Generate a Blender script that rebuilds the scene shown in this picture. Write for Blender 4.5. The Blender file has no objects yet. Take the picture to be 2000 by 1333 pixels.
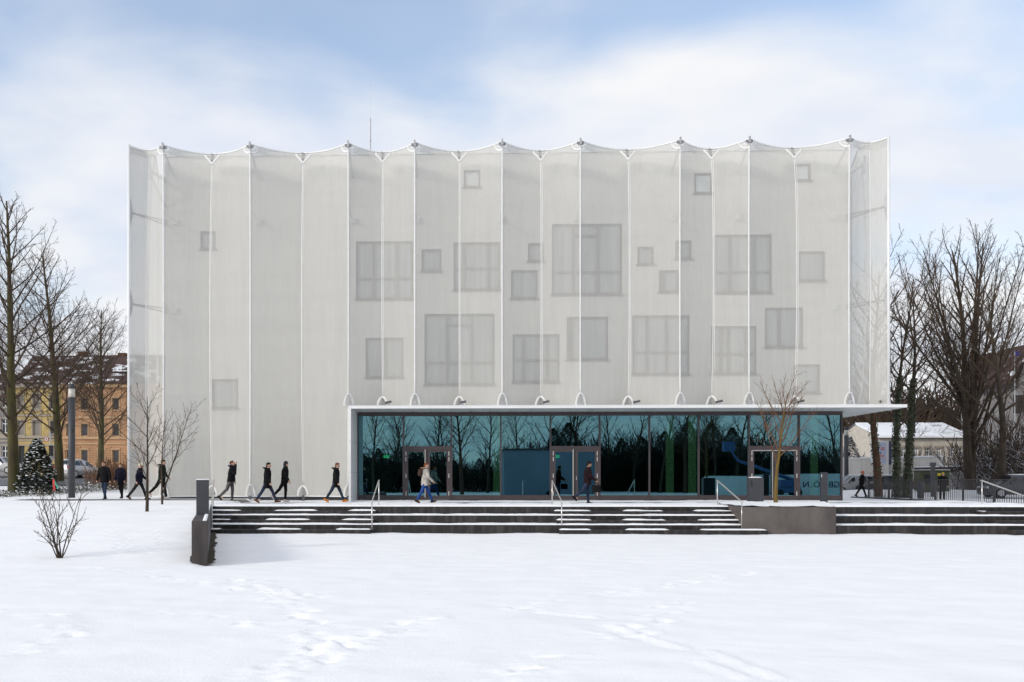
import bpy, bmesh, math, random
import numpy as np
from mathutils import Vector, Matrix

R = math.radians
sc = bpy.context.scene
COL = sc.collection

# ------------------------------------------------------------------ camera, sky, sun, exposure
EYE = 1.02                       # eye height above the terrace (terrace = 0)
T = R(1.6)                       # the building is turned this much against the picture plane
F = 1705.0                       # focal length in photo pixels (2000 wide)
PX, PY = 862.0, 937.0            # principal point / horizon in photo pixels
cam = bpy.data.objects.new('camera', bpy.data.cameras.new('camera'))
COL.objects.link(cam); sc.camera = cam
cam.location = (0, 0, EYE)
cam.rotation_euler = (R(90), 0, T)
cam.data.sensor_width = 36.0
cam.data.lens = F / 2000 * 36
cam.data.shift_x = (1000 - PX) / 2000
cam.data.shift_y = (PY - 666.5) / 2000
cam.data.clip_end = 3000; cam.data.clip_start = 0.1

SUN_AZ = (-0.80, -0.60)          # horizontal direction towards the sun
SUN_EL = R(23)
world = bpy.data.worlds.new('World'); sc.world = world; world.use_nodes = True
def build_world():
    nt = world.node_tree; N = nt.nodes; L = nt.links; N.clear()
    out = N.new('ShaderNodeOutputWorld')
    sky = N.new('ShaderNodeTexSky'); sky.sky_type = 'NISHITA'; sky.sun_disc = False
    sky.sun_elevation = SUN_EL; sky.sun_rotation = math.atan2(SUN_AZ[0], SUN_AZ[1])
    sky.air_density = 1.45; sky.dust_density = 0.2; sky.ozone_density = 6.0
    b1 = N.new('ShaderNodeBackground'); b1.inputs[1].default_value = 0.15
    L.new(sky.outputs[0], b1.inputs[0])
    tc = N.new('ShaderNodeTexCoord')
    sep = N.new('ShaderNodeSeparateXYZ'); L.new(tc.outputs['Generated'], sep.inputs[0])
    ad = N.new('ShaderNodeMath'); ad.operation = 'ADD'; ad.inputs[1].default_value = 0.22
    ab = N.new('ShaderNodeMath'); ab.operation = 'ABSOLUTE'
    L.new(sep.outputs['Z'], ab.inputs[0]); L.new(ab.outputs[0], ad.inputs[0])
    dv = N.new('ShaderNodeVectorMath'); dv.operation = 'DIVIDE'
    cb = N.new('ShaderNodeCombineXYZ')
    for i in range(3): L.new(ad.outputs[0], cb.inputs[i])
    L.new(tc.outputs['Generated'], dv.inputs[0]); L.new(cb.outputs[0], dv.inputs[1])
    mp = N.new('ShaderNodeMapping'); mp.inputs['Location'].default_value = (7.7, 7.7, 1.3)
    mp.inputs['Scale'].default_value = (1.0, 1.25, 1.0)
    L.new(dv.outputs[0], mp.inputs[0])
    nz = N.new('ShaderNodeTexNoise'); nz.inputs['Scale'].default_value = 1.15
    nz.inputs['Detail'].default_value = 7; nz.inputs['Roughness'].default_value = 0.46
    nz.inputs['Distortion'].default_value = 0.25
    L.new(mp.outputs[0], nz.inputs['Vector'])
    rp = N.new('ShaderNodeValToRGB'); cr = rp.color_ramp
    cr.interpolation = 'EASE'
    cr.elements[0].position = 0.37; cr.elements[0].color = (0.30, 0.30, 0.30, 1)
    cr.elements[1].position = 0.60; cr.elements[1].color = (0.97, 0.97, 0.97, 1)
    # the layer thins out with height
    hz = N.new('ShaderNodeMapRange'); hz.inputs[1].default_value = 0.0; hz.inputs[2].default_value = 0.46
    hz.inputs[3].default_value = 0.22; hz.inputs[4].default_value = 0.022
    L.new(ab.outputs[0], hz.inputs[0])
    sm = N.new('ShaderNodeMath'); sm.operation = 'ADD'; L.new(nz.outputs['Fac'], sm.inputs[0]); L.new(hz.outputs[0], sm.inputs[1])
    L.new(sm.outputs[0], rp.inputs[0])
    # cloud brightness varies a little
    n2 = N.new('ShaderNodeTexNoise'); n2.inputs['Scale'].default_value = 2.2; n2.inputs['Detail'].default_value = 4
    L.new(mp.outputs[0], n2.inputs['Vector'])
    r2 = N.new('ShaderNodeValToRGB'); c2 = r2.color_ramp
    c2.elements[0].position = 0.32; c2.elements[0].color = (0.565, 0.60, 0.68, 1)
    c2.elements[1].position = 0.66; c2.elements[1].color = (0.72, 0.712, 0.705, 1)
    L.new(n2.outputs['Fac'], r2.inputs[0])
    b2 = N.new('ShaderNodeBackground'); b2.inputs[1].default_value = 1.0
    L.new(r2.outputs[0], b2.inputs[0])
    mx = N.new('ShaderNodeMixShader')
    L.new(rp.outputs[0], mx.inputs[0]); L.new(b1.outputs[0], mx.inputs[1]); L.new(b2.outputs[0], mx.inputs[2])
    L.new(mx.outputs[0], out.inputs[0])
build_world()
sun = bpy.data.objects.new('sun', bpy.data.lights.new('sun', 'SUN')); COL.objects.link(sun)
sd = Vector((SUN_AZ[0] * math.cos(SUN_EL), SUN_AZ[1] * math.cos(SUN_EL), math.sin(SUN_EL)))
sun.rotation_euler = sd.to_track_quat('Z', 'Y').to_euler()
sun.data.energy = 1.5; sun.data.angle = R(10); sun.data.color = (1.0, 0.93, 0.82)
sc.view_settings.view_transform = 'Standard'; sc.view_settings.look = 'None'
sc.view_settings.exposure = 0.46; sc.view_settings.gamma = 1.0
sc.view_settings.use_curve_mapping = False
cy = sc.cycles
cy.use_denoising = True
cy.max_bounces = 8; cy.diffuse_bounces = 3; cy.glossy_bounces = 3; cy.transparent_max_bounces = 16
cy.transmission_bounces = 4; cy.sample_clamp_indirect = 6

# ------------------------------------------------------------------ helpers
def at(px, py, Y):
    """point on the plane y = Y that the photo shows at pixel (px, py)"""
    u = (px - PX) / F
    xc = math.cos(T) * u - math.sin(T); yc = math.sin(T) * u + math.cos(T)
    s = Y / yc
    return Vector((s * xc, Y, EYE + (PY - py) / F * s))
def atz(px, Zd, z=0.0):
    """point at camera depth Zd, height z"""
    xc = (px - PX) / F * Zd
    return Vector((xc * math.cos(T) - Zd * math.sin(T), xc * math.sin(T) + Zd * math.cos(T), z))

def smooth01(t): t = np.clip(t, 0, 1); return t * t * (3 - 2 * t)
def _hash(ix, iy, seed):
    n = (ix * 374761393 + iy * 668265263 + seed * 1274126177) & 0xFFFFFFFF
    n = ((n ^ (n >> 13)) * 1103515245) & 0xFFFFFFFF
    n = (n ^ (n >> 16)) & 0xFFFFFFFF
    return n.astype(np.float64) / 4294967295.0
def vnoise(x, y, seed=0):
    x = np.asarray(x, float); y = np.asarray(y, float)
    ix = np.floor(x).astype(np.int64); iy = np.floor(y).astype(np.int64)
    fx = x - ix; fy = y - iy; fx = fx * fx * (3 - 2 * fx); fy = fy * fy * (3 - 2 * fy)
    a = _hash(ix, iy, seed); b = _hash(ix + 1, iy, seed); c = _hash(ix, iy + 1, seed); d = _hash(ix + 1, iy + 1, seed)
    return (a * (1 - fx) + b * fx) * (1 - fy) + (c * (1 - fx) + d * fx) * fy
def fbm(x, y, seed=0, octv=4):
    s = 0; a = 0.5; f = 1.0
    for o in range(octv):
        s = s + a * (vnoise(np.asarray(x) * f, np.asarray(y) * f, seed + o * 17) - 0.5); a *= 0.5; f *= 2.03
    return s

class MB:
    def __init__(s): s.v = []; s.f = []
    def add(s, vs, fs):
        o = len(s.v); s.v.extend(vs); s.f.extend([tuple(i + o for i in f) for f in fs])
    def box(s, x0, x1, y0, y1, z0, z1):
        vs = [(x0,y0,z0),(x1,y0,z0),(x1,y1,z0),(x0,y1,z0),(x0,y0,z1),(x1,y0,z1),(x1,y1,z1),(x0,y1,z1)]
        s.add(vs, [(3,2,1,0),(4,5,6,7),(0,1,5,4),(1,2,6,5),(2,3,7,6),(3,0,4,7)]); return s
    def obox(s, c, size, rz=0, rx=0, ry=0):
        m = Matrix.Translation(c) @ Matrix.Rotation(rz,4,'Z') @ Matrix.Rotation(ry,4,'Y') @ Matrix.Rotation(rx,4,'X')
        a, b, d = size[0]/2, size[1]/2, size[2]/2
        vs = [tuple(m @ Vector(p)) for p in ((-a,-b,-d),(a,-b,-d),(a,b,-d),(-a,b,-d),(-a,-b,d),(a,-b,d),(a,b,d),(-a,b,d))]
        s.add(vs, [(3,2,1,0),(4,5,6,7),(0,1,5,4),(1,2,6,5),(2,3,7,6),(3,0,4,7)]); return s
    def prism(s, poly, z0, z1):
        n = len(poly)
        vs = [(p[0],p[1],z0) for p in poly] + [(p[0],p[1],z1) for p in poly]
        s.add(vs, [tuple(range(n-1,-1,-1)), tuple(range(n,2*n))] + [(i,(i+1)%n,n+(i+1)%n,n+i) for i in range(n)]); return s
    def tube(s, pts, rad, sides=6, caps=True, flat=(1,1), up=None):
        pts = [Vector(p) for p in pts]; n = len(pts)
        if not hasattr(rad, '__len__'): rad = [rad]*n
        ref = Vector(up) if up else None
        vs = []; u = None
        for i in range(n):
            d = (pts[min(i+1,n-1)] - pts[max(i-1,0)])
            if d.length < 1e-9: d = Vector((0,0,1))
            d.normalize()
            if u is None:
                r0 = ref if ref else (Vector((1,0,0)) if abs(d.x) < 0.8 else Vector((0,1,0)))
                u = (r0 - d * r0.dot(d)).normalized()
            else:
                u = u - d * u.dot(d)
                if u.length < 1e-6: u = d.orthogonal()
                u.normalize()
            w = d.cross(u)
            for k in range(sides):
                a = 2*math.pi*k/sides
                vs.append(tuple(pts[i] + u*(math.cos(a)*rad[i]*flat[0]) + w*(math.sin(a)*rad[i]*flat[1])))
        fs = []
        for i in range(n-1):
            for k in range(sides):
                k2 = (k+1) % sides
                fs.append((i*sides+k, i*sides+k2, (i+1)*sides+k2, (i+1)*sides+k))
        if caps:
            fs.append(tuple(range(sides-1,-1,-1))); fs.append(tuple((n-1)*sides+k for k in range(sides)))
        s.add(vs, fs); return s
    def capsule(s, a, b, ra, rb, sides=10):
        a = Vector(a); b = Vector(b); d = b-a; L = d.length
        d = d/L if L > 1e-6 else Vector((0,0,1))
        pts, rs = [], []
        for q in (0.0, 0.35, 0.7, 0.92): pts.append(a - d*ra*math.cos(q*math.pi/2)*1.0); rs.append(max(0.002, ra*math.sin(q*math.pi/2)))
        pts.append(a); rs.append(ra); pts.append(b); rs.append(rb)
        for q in (0.92, 0.7, 0.35, 0.0): pts.append(b + d*rb*math.cos(q*math.pi/2)); rs.append(max(0.002, rb*math.sin(q*math.pi/2)))
        s.tube(pts, rs, sides); return s
    def rings(s, rings, sides=16):
        """stacked ellipses (cx,cy,z,rx,ry)"""
        vs = []
        for (cx,cy,z,rx,ry) in rings:
            for k in range(sides):
                a = 2*math.pi*k/sides; vs.append((cx+math.cos(a)*rx, cy+math.sin(a)*ry, z))
        fs = []
        for i in range(len(rings)-1):
            for k in range(sides):
                k2 = (k+1)%sides; fs.append((i*sides+k,i*sides+k2,(i+1)*sides+k2,(i+1)*sides+k))
        fs.append(tuple(range(sides-1,-1,-1))); n=len(rings)-1; fs.append(tuple(n*sides+k for k in range(sides)))
        s.add(vs, fs); return s
    def ball(s, c, r, seg=10, rin=6):
        rx,ry,rz = r if hasattr(r,'__len__') else (r,r,r)
        rg = []
        for i in range(rin+1):
            a = -math.pi/2 + math.pi*i/rin
            q = max(0.02, math.cos(a)); rg.append((c[0],c[1],c[2]+rz*math.sin(a), rx*q, ry*q))
        return s.rings(rg, seg)
    def mesh(s, name, smooth=False):
        me = bpy.data.meshes.new(name); me.from_pydata(s.v, [], s.f); me.update()
        if smooth: me.polygons.foreach_set('use_smooth', [True]*len(me.polygons))
        return me
    def build(s, name, mat, parent=None, smooth=False, **kw):
        return link(name, s.mesh(name, smooth), mat, parent, **kw)

def link(name, me, mat=None, parent=None, bevel=0, **props):
    o = bpy.data.objects.new(name, me); COL.objects.link(o)
    if mat is not None and len(me.materials) == 0: me.materials.append(mat)
    if parent is not None:
        o.parent = parent
        if parent.parent is None and parent.type == 'EMPTY' and parent.get('_w'):
            o.matrix_parent_inverse = Matrix.Translation(-Vector(parent.location))
    if bevel:
        b = o.modifiers.new('bevel', 'BEVEL'); b.width = bevel; b.segments = 2; b.limit_method = 'ANGLE'
    for k, v in props.items(): o[k] = v
    return o
def thing(name, label, cat, loc=(0,0,0), rz=0, group=None, world_coords=False):
    o = bpy.data.objects.new(name, None); COL.objects.link(o)
    o.location = loc; o.rotation_euler = (0,0,rz); o.empty_display_size = 0.2
    o['label'] = label; o['category'] = cat
    if group: o['group'] = group
    if world_coords: o['_w'] = 1
    return o
def tag(o, label, cat, group=None, kind=None):
    o['label'] = label; o['category'] = cat
    if group: o['group'] = group
    if kind: o['kind'] = kind
    return o
def struct(o): o['kind'] = 'structure'; return o
def copy_tree(o, parent=None):
    c = o.copy(); COL.objects.link(c)
    if parent is not None: c.parent = parent
    for ch in o.children: copy_tree(ch, c)
    return c

# ------------------------------------------------------------------ materials
def mat(name, col, rough=0.7, var=0.12, scale=3.0, bump=0.0, bscale=40.0, metal=0.0, stretch=(1,1,1), col2=None, lo=0.35, hi=0.65, detail=5, coat=0.0, spec=None):
    m = bpy.data.materials.new(name); m.use_nodes = True
    nt = m.node_tree; N = nt.nodes; L = nt.links
    b = N['Principled BSDF']; b.inputs['Roughness'].default_value = rough; b.inputs['Metallic'].default_value = metal
    if spec is not None: b.inputs['Specular IOR Level'].default_value = spec
    if coat: b.inputs['Coat Weight'].default_value = coat
    tc = N.new('ShaderNodeTexCoord'); mp = N.new('ShaderNodeMapping'); mp.inputs['Scale'].default_value = stretch
    L.new(tc.outputs['Object'], mp.inputs[0])
    nz = N.new('ShaderNodeTexNoise'); nz.inputs['Scale'].default_value = scale; nz.inputs['Detail'].default_value = detail
    L.new(mp.outputs[0], nz.inputs['Vector'])
    rp = N.new('ShaderNodeValToRGB'); cr = rp.color_ramp
    c2 = col2 if col2 else tuple(min(1, c*(1+var)) for c in col)
    c1 = col if col2 else tuple(c*(1-var) for c in col)
    cr.elements[0].position = lo; cr.elements[0].color = (*c1, 1); cr.elements[1].position = hi; cr.elements[1].color = (*c2, 1)
    L.new(nz.outputs['Fac'], rp.inputs[0]); L.new(rp.outputs[0], b.inputs['Base Color'])
    if bump:
        n2 = N.new('ShaderNodeTexNoise'); n2.inputs['Scale'].default_value = bscale; n2.inputs['Detail'].default_value = 4
        L.new(mp.outputs[0], n2.inputs['Vector'])
        bp = N.new('ShaderNodeBump'); bp.inputs['Strength'].default_value = bump; bp.inputs['Distance'].default_value = 0.02
        L.new(n2.outputs['Fac'], bp.inputs['Height']); L.new(bp.outputs[0], b.inputs['Normal'])
    return m
def emis(name, col, strength):
    m = bpy.data.materials.new(name); m.use_nodes = True
    b = m.node_tree.nodes['Principled BSDF']; b.inputs['Base Color'].default_value = (*col,1)
    b.inputs['Emission Color'].default_value = (*col,1); b.inputs['Emission Strength'].default_value = strength
    return m
def add_snow(m, amount=0.5, scale=6.0, nmin=0.45):
    """snow lying on the upward sides of a material"""
    nt = m.node_tree; N = nt.nodes; L = nt.links; b = N['Principled BSDF']
    lk = b.inputs['Base Color'].links[0]; src = lk.from_socket
    g = N.new('ShaderNodeNewGeometry'); sp = N.new('ShaderNodeSeparateXYZ'); L.new(g.outputs['Normal'], sp.inputs[0])
    mr = N.new('ShaderNodeMapRange'); mr.inputs[1].default_value = nmin; mr.inputs[2].default_value = nmin+0.25
    L.new(sp.outputs['Z'], mr.inputs[0])
    tc = N.new('ShaderNodeTexCoord'); nz = N.new('ShaderNodeTexNoise'); nz.inputs['Scale'].default_value = scale; nz.inputs['Detail'].default_value = 3
    L.new(tc.outputs['Object'], nz.inputs['Vector'])
    m2 = N.new('ShaderNodeMapRange'); m2.inputs[1].default_value = 0.62-amount*0.35; m2.inputs[2].default_value = 0.68-amount*0.35
    L.new(nz.outputs['Fac'], m2.inputs[0])
    mu = N.new('ShaderNodeMath'); mu.operation = 'MULTIPLY'; L.new(mr.outputs[0], mu.inputs[0]); L.new(m2.outputs[0], mu.inputs[1])
    mx = N.new('ShaderNodeMix'); mx.data_type = 'RGBA'
    L.new(mu.outputs[0], mx.inputs[0]); L.new(src, mx.inputs[6]); mx.inputs[7].default_value = (0.86,0.88,0.92,1)
    L.new(mx.outputs[2], b.inputs['Base Color'])
    return m

M = {}
M['snow'] = mat('snow', (0.875,0.877,0.885), 0.75, col2=(0.915,0.916,0.92), scale=1.2, bump=0.35, bscale=26, spec=0.25)
M['snow_fine'] = mat('snow_fine', (0.86,0.87,0.89), 0.75, col2=(0.90,0.905,0.915), scale=3, bump=0.4, bscale=60, spec=0.25)
M['paving'] = mat('wet_paving', (0.075,0.07,0.068), 0.45, col2=(0.16,0.15,0.145), scale=2.2, bump=0.2, bscale=30)
M['asphalt'] = mat('asphalt', (0.05,0.05,0.055), 0.5, col2=(0.10,0.10,0.105), scale=0.8, bump=0.3, bscale=60)
M['stone'] = mat('dark_stone', (0.010,0.008,0.008), 0.6, col2=(0.060,0.050,0.047), scale=2.6, stretch=(2.4,2.4,0.35), lo=0.46, hi=0.80, bump=0.2, bscale=30, detail=8)
M['concrete'] = mat('brown_concrete', (0.060,0.050,0.047), 0.7, col2=(0.115,0.098,0.090), scale=1.4, stretch=(1,1,0.5), bump=0.25, bscale=45, detail=8)
M['walldark'] = mat('dark_brown_concrete', (0.022,0.017,0.017), 0.7, col2=(0.055,0.045,0.043), scale=2, stretch=(1.5,1.5,0.4), bump=0.25, bscale=45, detail=8)
M['wallpaint'] = mat('white_render', (0.60,0.59,0.56), 0.85, col2=(0.67,0.66,0.625), scale=0.8, stretch=(0.15,1,3.0))
M['frame'] = mat('window_frame_grey', (0.15,0.135,0.135), 0.5, var=0.08)
M['brownframe'] = mat('brown_aluminium', (0.058,0.043,0.046), 0.42, var=0.08, metal=0.0)
M['white'] = mat('white_coated_metal', (0.74,0.745,0.74), 0.45, var=0.03, scale=2)
M['soffit'] = mat('soffit_panel', (0.62,0.63,0.63), 0.5, var=0.04, scale=1)
M['belt'] = mat('white_belt', (0.72,0.715,0.70), 0.7, var=0.04)
M['steel'] = mat('stainless_steel', (0.62,0.60,0.57), 0.32, var=0.06, metal=0.85, scale=6)
M['darksteel'] = mat('dark_steel', (0.11,0.11,0.115), 0.45, var=0.15, metal=0.5)
M['clampsteel'] = mat('clamp_steel', (0.27,0.26,0.26), 0.45, var=0.3, metal=0.4, scale=12)
M['greysteel'] = mat('grey_steel', (0.40,0.40,0.41), 0.5, var=0.08, metal=0.3)
M['anthracite'] = mat('anthracite_paint', (0.045,0.046,0.054), 0.5, var=0.10, scale=2)
M['fence'] = mat('fence_paint', (0.035,0.034,0.038), 0.5, var=0.1)
M['black'] = mat('dark_interior', (0.02,0.022,0.025), 0.8, var=0.1)
M['int_floor'] = mat('interior_floor', (0.06,0.06,0.06), 0.4, var=0.15)
M['green'] = emis('added_glow_column', (0.80,0.66,0.42), 0.42)  # added glow stands in for the lobby lighting on the columns
M['bark'] = add_snow(mat('bark', (0.026,0.017,0.011), 0.9, col2=(0.058,0.040,0.022), scale=2.5, stretch=(3,3,0.6), bump=0.6, bscale=25), 0.12, 2.0)
M['bark_moss'] = mat('mossy_bark', (0.045,0.032,0.014), 0.9, col2=(0.080,0.074,0.020), scale=1.2, stretch=(2,2,0.5), bump=0.6, bscale=25)
M['twig'] = mat('twig', (0.042,0.026,0.015), 0.85, col2=(0.070,0.044,0.026), scale=1.5)
M['twig_snow'] = add_snow(mat('snowy_twig', (0.040,0.026,0.018), 0.85, col2=(0.085,0.055,0.038), scale=1.5), 0.75, 3.0, 0.30)
M['twig_red'] = mat('red_brown_twig', (0.11,0.050,0.025), 0.85, col2=(0.17,0.085,0.042), scale=2)
M['bark_ochre'] = mat('ochre_bark', (0.11,0.060,0.018), 0.85, col2=(0.17,0.125,0.016), scale=2.2, stretch=(1,1,0.4), bump=0.4, bscale=40)
M['bark_red'] = mat('ivy_red_bark', (0.050,0.024,0.014), 0.9, col2=(0.10,0.045,0.022), scale=2.5, stretch=(3,3,0.6), bump=0.6, bscale=25)
M['ivy'] = mat('ivy_leaf', (0.016,0.028,0.010), 0.6, col2=(0.05,0.065,0.022), scale=4)
M['needle'] = mat('needles', (0.008,0.014,0.008), 0.8, col2=(0.020,0.032,0.014), scale=3)
M['leaf'] = mat('ground_leaf', (0.030,0.034,0.016), 0.7, col2=(0.085,0.075,0.035), scale=3)

def net_material():
    m = bpy.data.materials.new('steel_mesh_net'); m.use_nodes = True
    nt = m.node_tree; N = nt.nodes; L = nt.links; N.clear()
    out = N.new('ShaderNodeOutputMaterial')
    df = N.new('ShaderNodeBsdfDiffuse'); df.inputs[0].default_value = (0.685,0.675,0.64,1)
    tl = N.new('ShaderNodeBsdfTranslucent'); tl.inputs[0].default_value = (0.60,0.59,0.555,1)
    m1 = N.new('ShaderNodeMixShader'); m1.inputs[0].default_value = 0.22
    L.new(df.outputs[0], m1.inputs[1]); L.new(tl.outputs[0], m1.inputs[2])
    tr = N.new('ShaderNodeBsdfTransparent')
    m2 = N.new('ShaderNodeMixShader')
    # the weave: coverage of the mesh, with slightly uneven tension
    tc = N.new('ShaderNodeTexCoord'); mp = N.new('ShaderNodeMapping'); mp.inputs['Scale'].default_value = (1.2,1.2,0.12)
    L.new(tc.outputs['Object'], mp.inputs[0])
    nz = N.new('ShaderNodeTexNoise'); nz.inputs['Scale'].default_value = 2.5; nz.inputs['Detail'].default_value = 5
    L.new(mp.outputs[0], nz.inputs['Vector'])
    mr = N.new('ShaderNodeMapRange'); mr.inputs[1].default_value = 0.3; mr.inputs[2].default_value = 0.7
    mr.inputs[3].default_value = 0.53; mr.inputs[4].default_value = 0.60
    L.new(nz.outputs['Fac'], mr.inputs[0])
    mp3 = N.new('ShaderNodeMapping'); mp3.inputs['Scale'].default_value = (9.0,9.0,0.10); L.new(tc.outputs['Object'], mp3.inputs[0])
    n3 = N.new('ShaderNodeTexNoise'); n3.inputs['Scale'].default_value = 1.6; n3.inputs['Detail'].default_value = 3; L.new(mp3.outputs[0], n3.inputs['Vector'])
    ma = N.new('ShaderNodeMath'); ma.operation = 'MULTIPLY_ADD'; ma.inputs[1].default_value = 0.07
    L.new(n3.outputs['Fac'], ma.inputs[0])
    sb = N.new('ShaderNodeMath'); sb.operation = 'SUBTRACT'; sb.inputs[1].default_value = 0.035; L.new(mr.outputs[0], sb.inputs[0]); L.new(sb.outputs[0], ma.inputs[2])
    L.new(ma.outputs[0], m2.inputs[0]); L.new(tr.outputs[0], m2.inputs[1]); L.new(m1.outputs[0], m2.inputs[2])
    L.new(m2.outputs[0], out.inputs[0])
    return m
M['net'] = net_material()
def glass_material(name, refl, tint, trans, rough=0.0):
    m = bpy.data.materials.new(name); m.use_nodes = True
    nt = m.node_tree; N = nt.nodes; L = nt.links; N.clear()
    out = N.new('ShaderNodeOutputMaterial')
    g = N.new('ShaderNodeBsdfGlossy'); g.inputs['Color'].default_value = (*tint,1); g.inputs['Roughness'].default_value = rough
    tr = N.new('ShaderNodeBsdfTransparent'); tr.inputs[0].default_value = (*trans,1)
    mx = N.new('ShaderNodeMixShader')
    fr = N.new('ShaderNodeFresnel'); fr.inputs['IOR'].default_value = 1.5
    ad = N.new('ShaderNodeMath'); ad.operation = 'ADD'; ad.inputs[1].default_value = refl; ad.use_clamp = True
    L.new(fr.outputs[0], ad.inputs[0]); L.new(ad.outputs[0], mx.inputs[0])
    L.new(tr.outputs[0], mx.inputs[1]); L.new(g.outputs[0], mx.inputs[2]); L.new(mx.outputs[0], out.inputs[0])
    # pane unevenness
    tc = N.new('ShaderNodeTexCoord'); nz = N.new('ShaderNodeTexNoise'); nz.inputs['Scale'].default_value = 0.8; nz.inputs['Detail'].default_value = 1
    L.new(tc.outputs['Object'], nz.inputs['Vector'])
    bp = N.new('ShaderNodeBump'); bp.inputs['Strength'].default_value = 0.02; bp.inputs['Distance'].default_value = 0.02
    L.new(nz.outputs['Fac'], bp.inputs['Height']); L.new(bp.outputs[0], g.inputs['Normal'])
    return m
M['glass'] = glass_material('teal_solar_glass', 0.56, (0.175,0.36,0.42), (0.30,0.60,0.50))
M['pane'] = mat('curtained_pane', (0.27,0.29,0.31), 0.12, col2=(0.42,0.44,0.44), scale=1.2, stretch=(9,1,0.12))
M['pane_sky'] = mat('painted_sky_pane', (0.62,0.68,0.70), 0.15, col2=(0.72,0.77,0.78), scale=1.0)  # bright sky behind the parapet openings, put into the pane colour
M['house_glass'] = mat('dark_house_glass', (0.018,0.018,0.02), 0.1, col2=(0.05,0.05,0.055), scale=1)
M['blind'] = mat('grey_blind', (0.20,0.18,0.16), 0.7, var=0.08, stretch=(1,1,14), scale=2)

# ------------------------------------------------------------------ the ground
GZ = -0.90                                               # level of the lower snow field
WA = atz(389.5, 19.5); WB = atz(404.2, 33.3)
def wall_x(Y): return WA.x + (WB.x - WA.x) / (WB.y - WA.y) * (Y - WA.y)         # centre line of the retaining wall beside the steps
YE = 33.0                                                # front edge of the terrace

def ground_h(X, Y):
    X = np.asarray(X, float); Y = np.asarray(Y, float)
    left = smooth01((wall_x(Y) - X) / 0.30 + 0.5)
    mound = GZ + (0.06 - GZ) * np.clip((Y - 18.6) / 13.9, 0, 1)
    mound = mound + 0.05 * smooth01((Y - 34) / 3)
    low = GZ + (GZ * 0 - 0.06 - GZ) * smooth01((Y - 33.15) / 0.5)
    low = np.where(X > 23.6, GZ + (-0.2 - GZ) * smooth01((Y - 33.15) / 0.5), low)
    blend = np.where(Y < 33.4, left, smooth01((-9.75 - X) / 0.4 + 0.5))
    h = low * (1 - blend) + mound * blend
    rise = np.clip((Y - 47) / 30, 0, 1) * 1.25 * smooth01((-X - 15.5) / 7)
    bank = 0.55 * np.exp(-((Y - 61.0 - 0.4*np.sin(X*0.5)) / 1.5) ** 2) * smooth01((X - 24.5) / 2)
    return h + rise + bank

TRAILS = [  # footprints, photo pixels on the lower field
    [(470,1132),(530,1150),(580,1192),(622,1228),(650,1262),(600,1300),(520,1330)],
    [(655,1266),(740,1245),(820,1212),(880,1207)],
    [(545,1158),(600,1168),(640,1163)],
    [(300,1125),(380,1135),(470,1150),(530,1158)],
    [(600,1235),(640,1275),(560,1300),(470,1325)],
    [(985,1188),(1050,1185),(1105,1162),(1225,1157),(1330,1140),(1430,1125),(1500,1120)],
    [(1150,1232),(1230,1252),(1290,1195),(1340,1170)],
    [(0,1278),(90,1262),(112,1245),(150,1222)],
    [(0,1195),(60,1205),(120,1210)],
    [(330,1195),(400,1205),(470,1212),(530,1225)],
    [(1000,1305),(1060,1290),(1140,1282)],
    [(960,1330),(1000,1310),(1070,1312)],
]
def px_ground(px, py):
    Zd = (EYE - GZ) * F / (py - PY)
    return atz(px, Zd, GZ)
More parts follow.
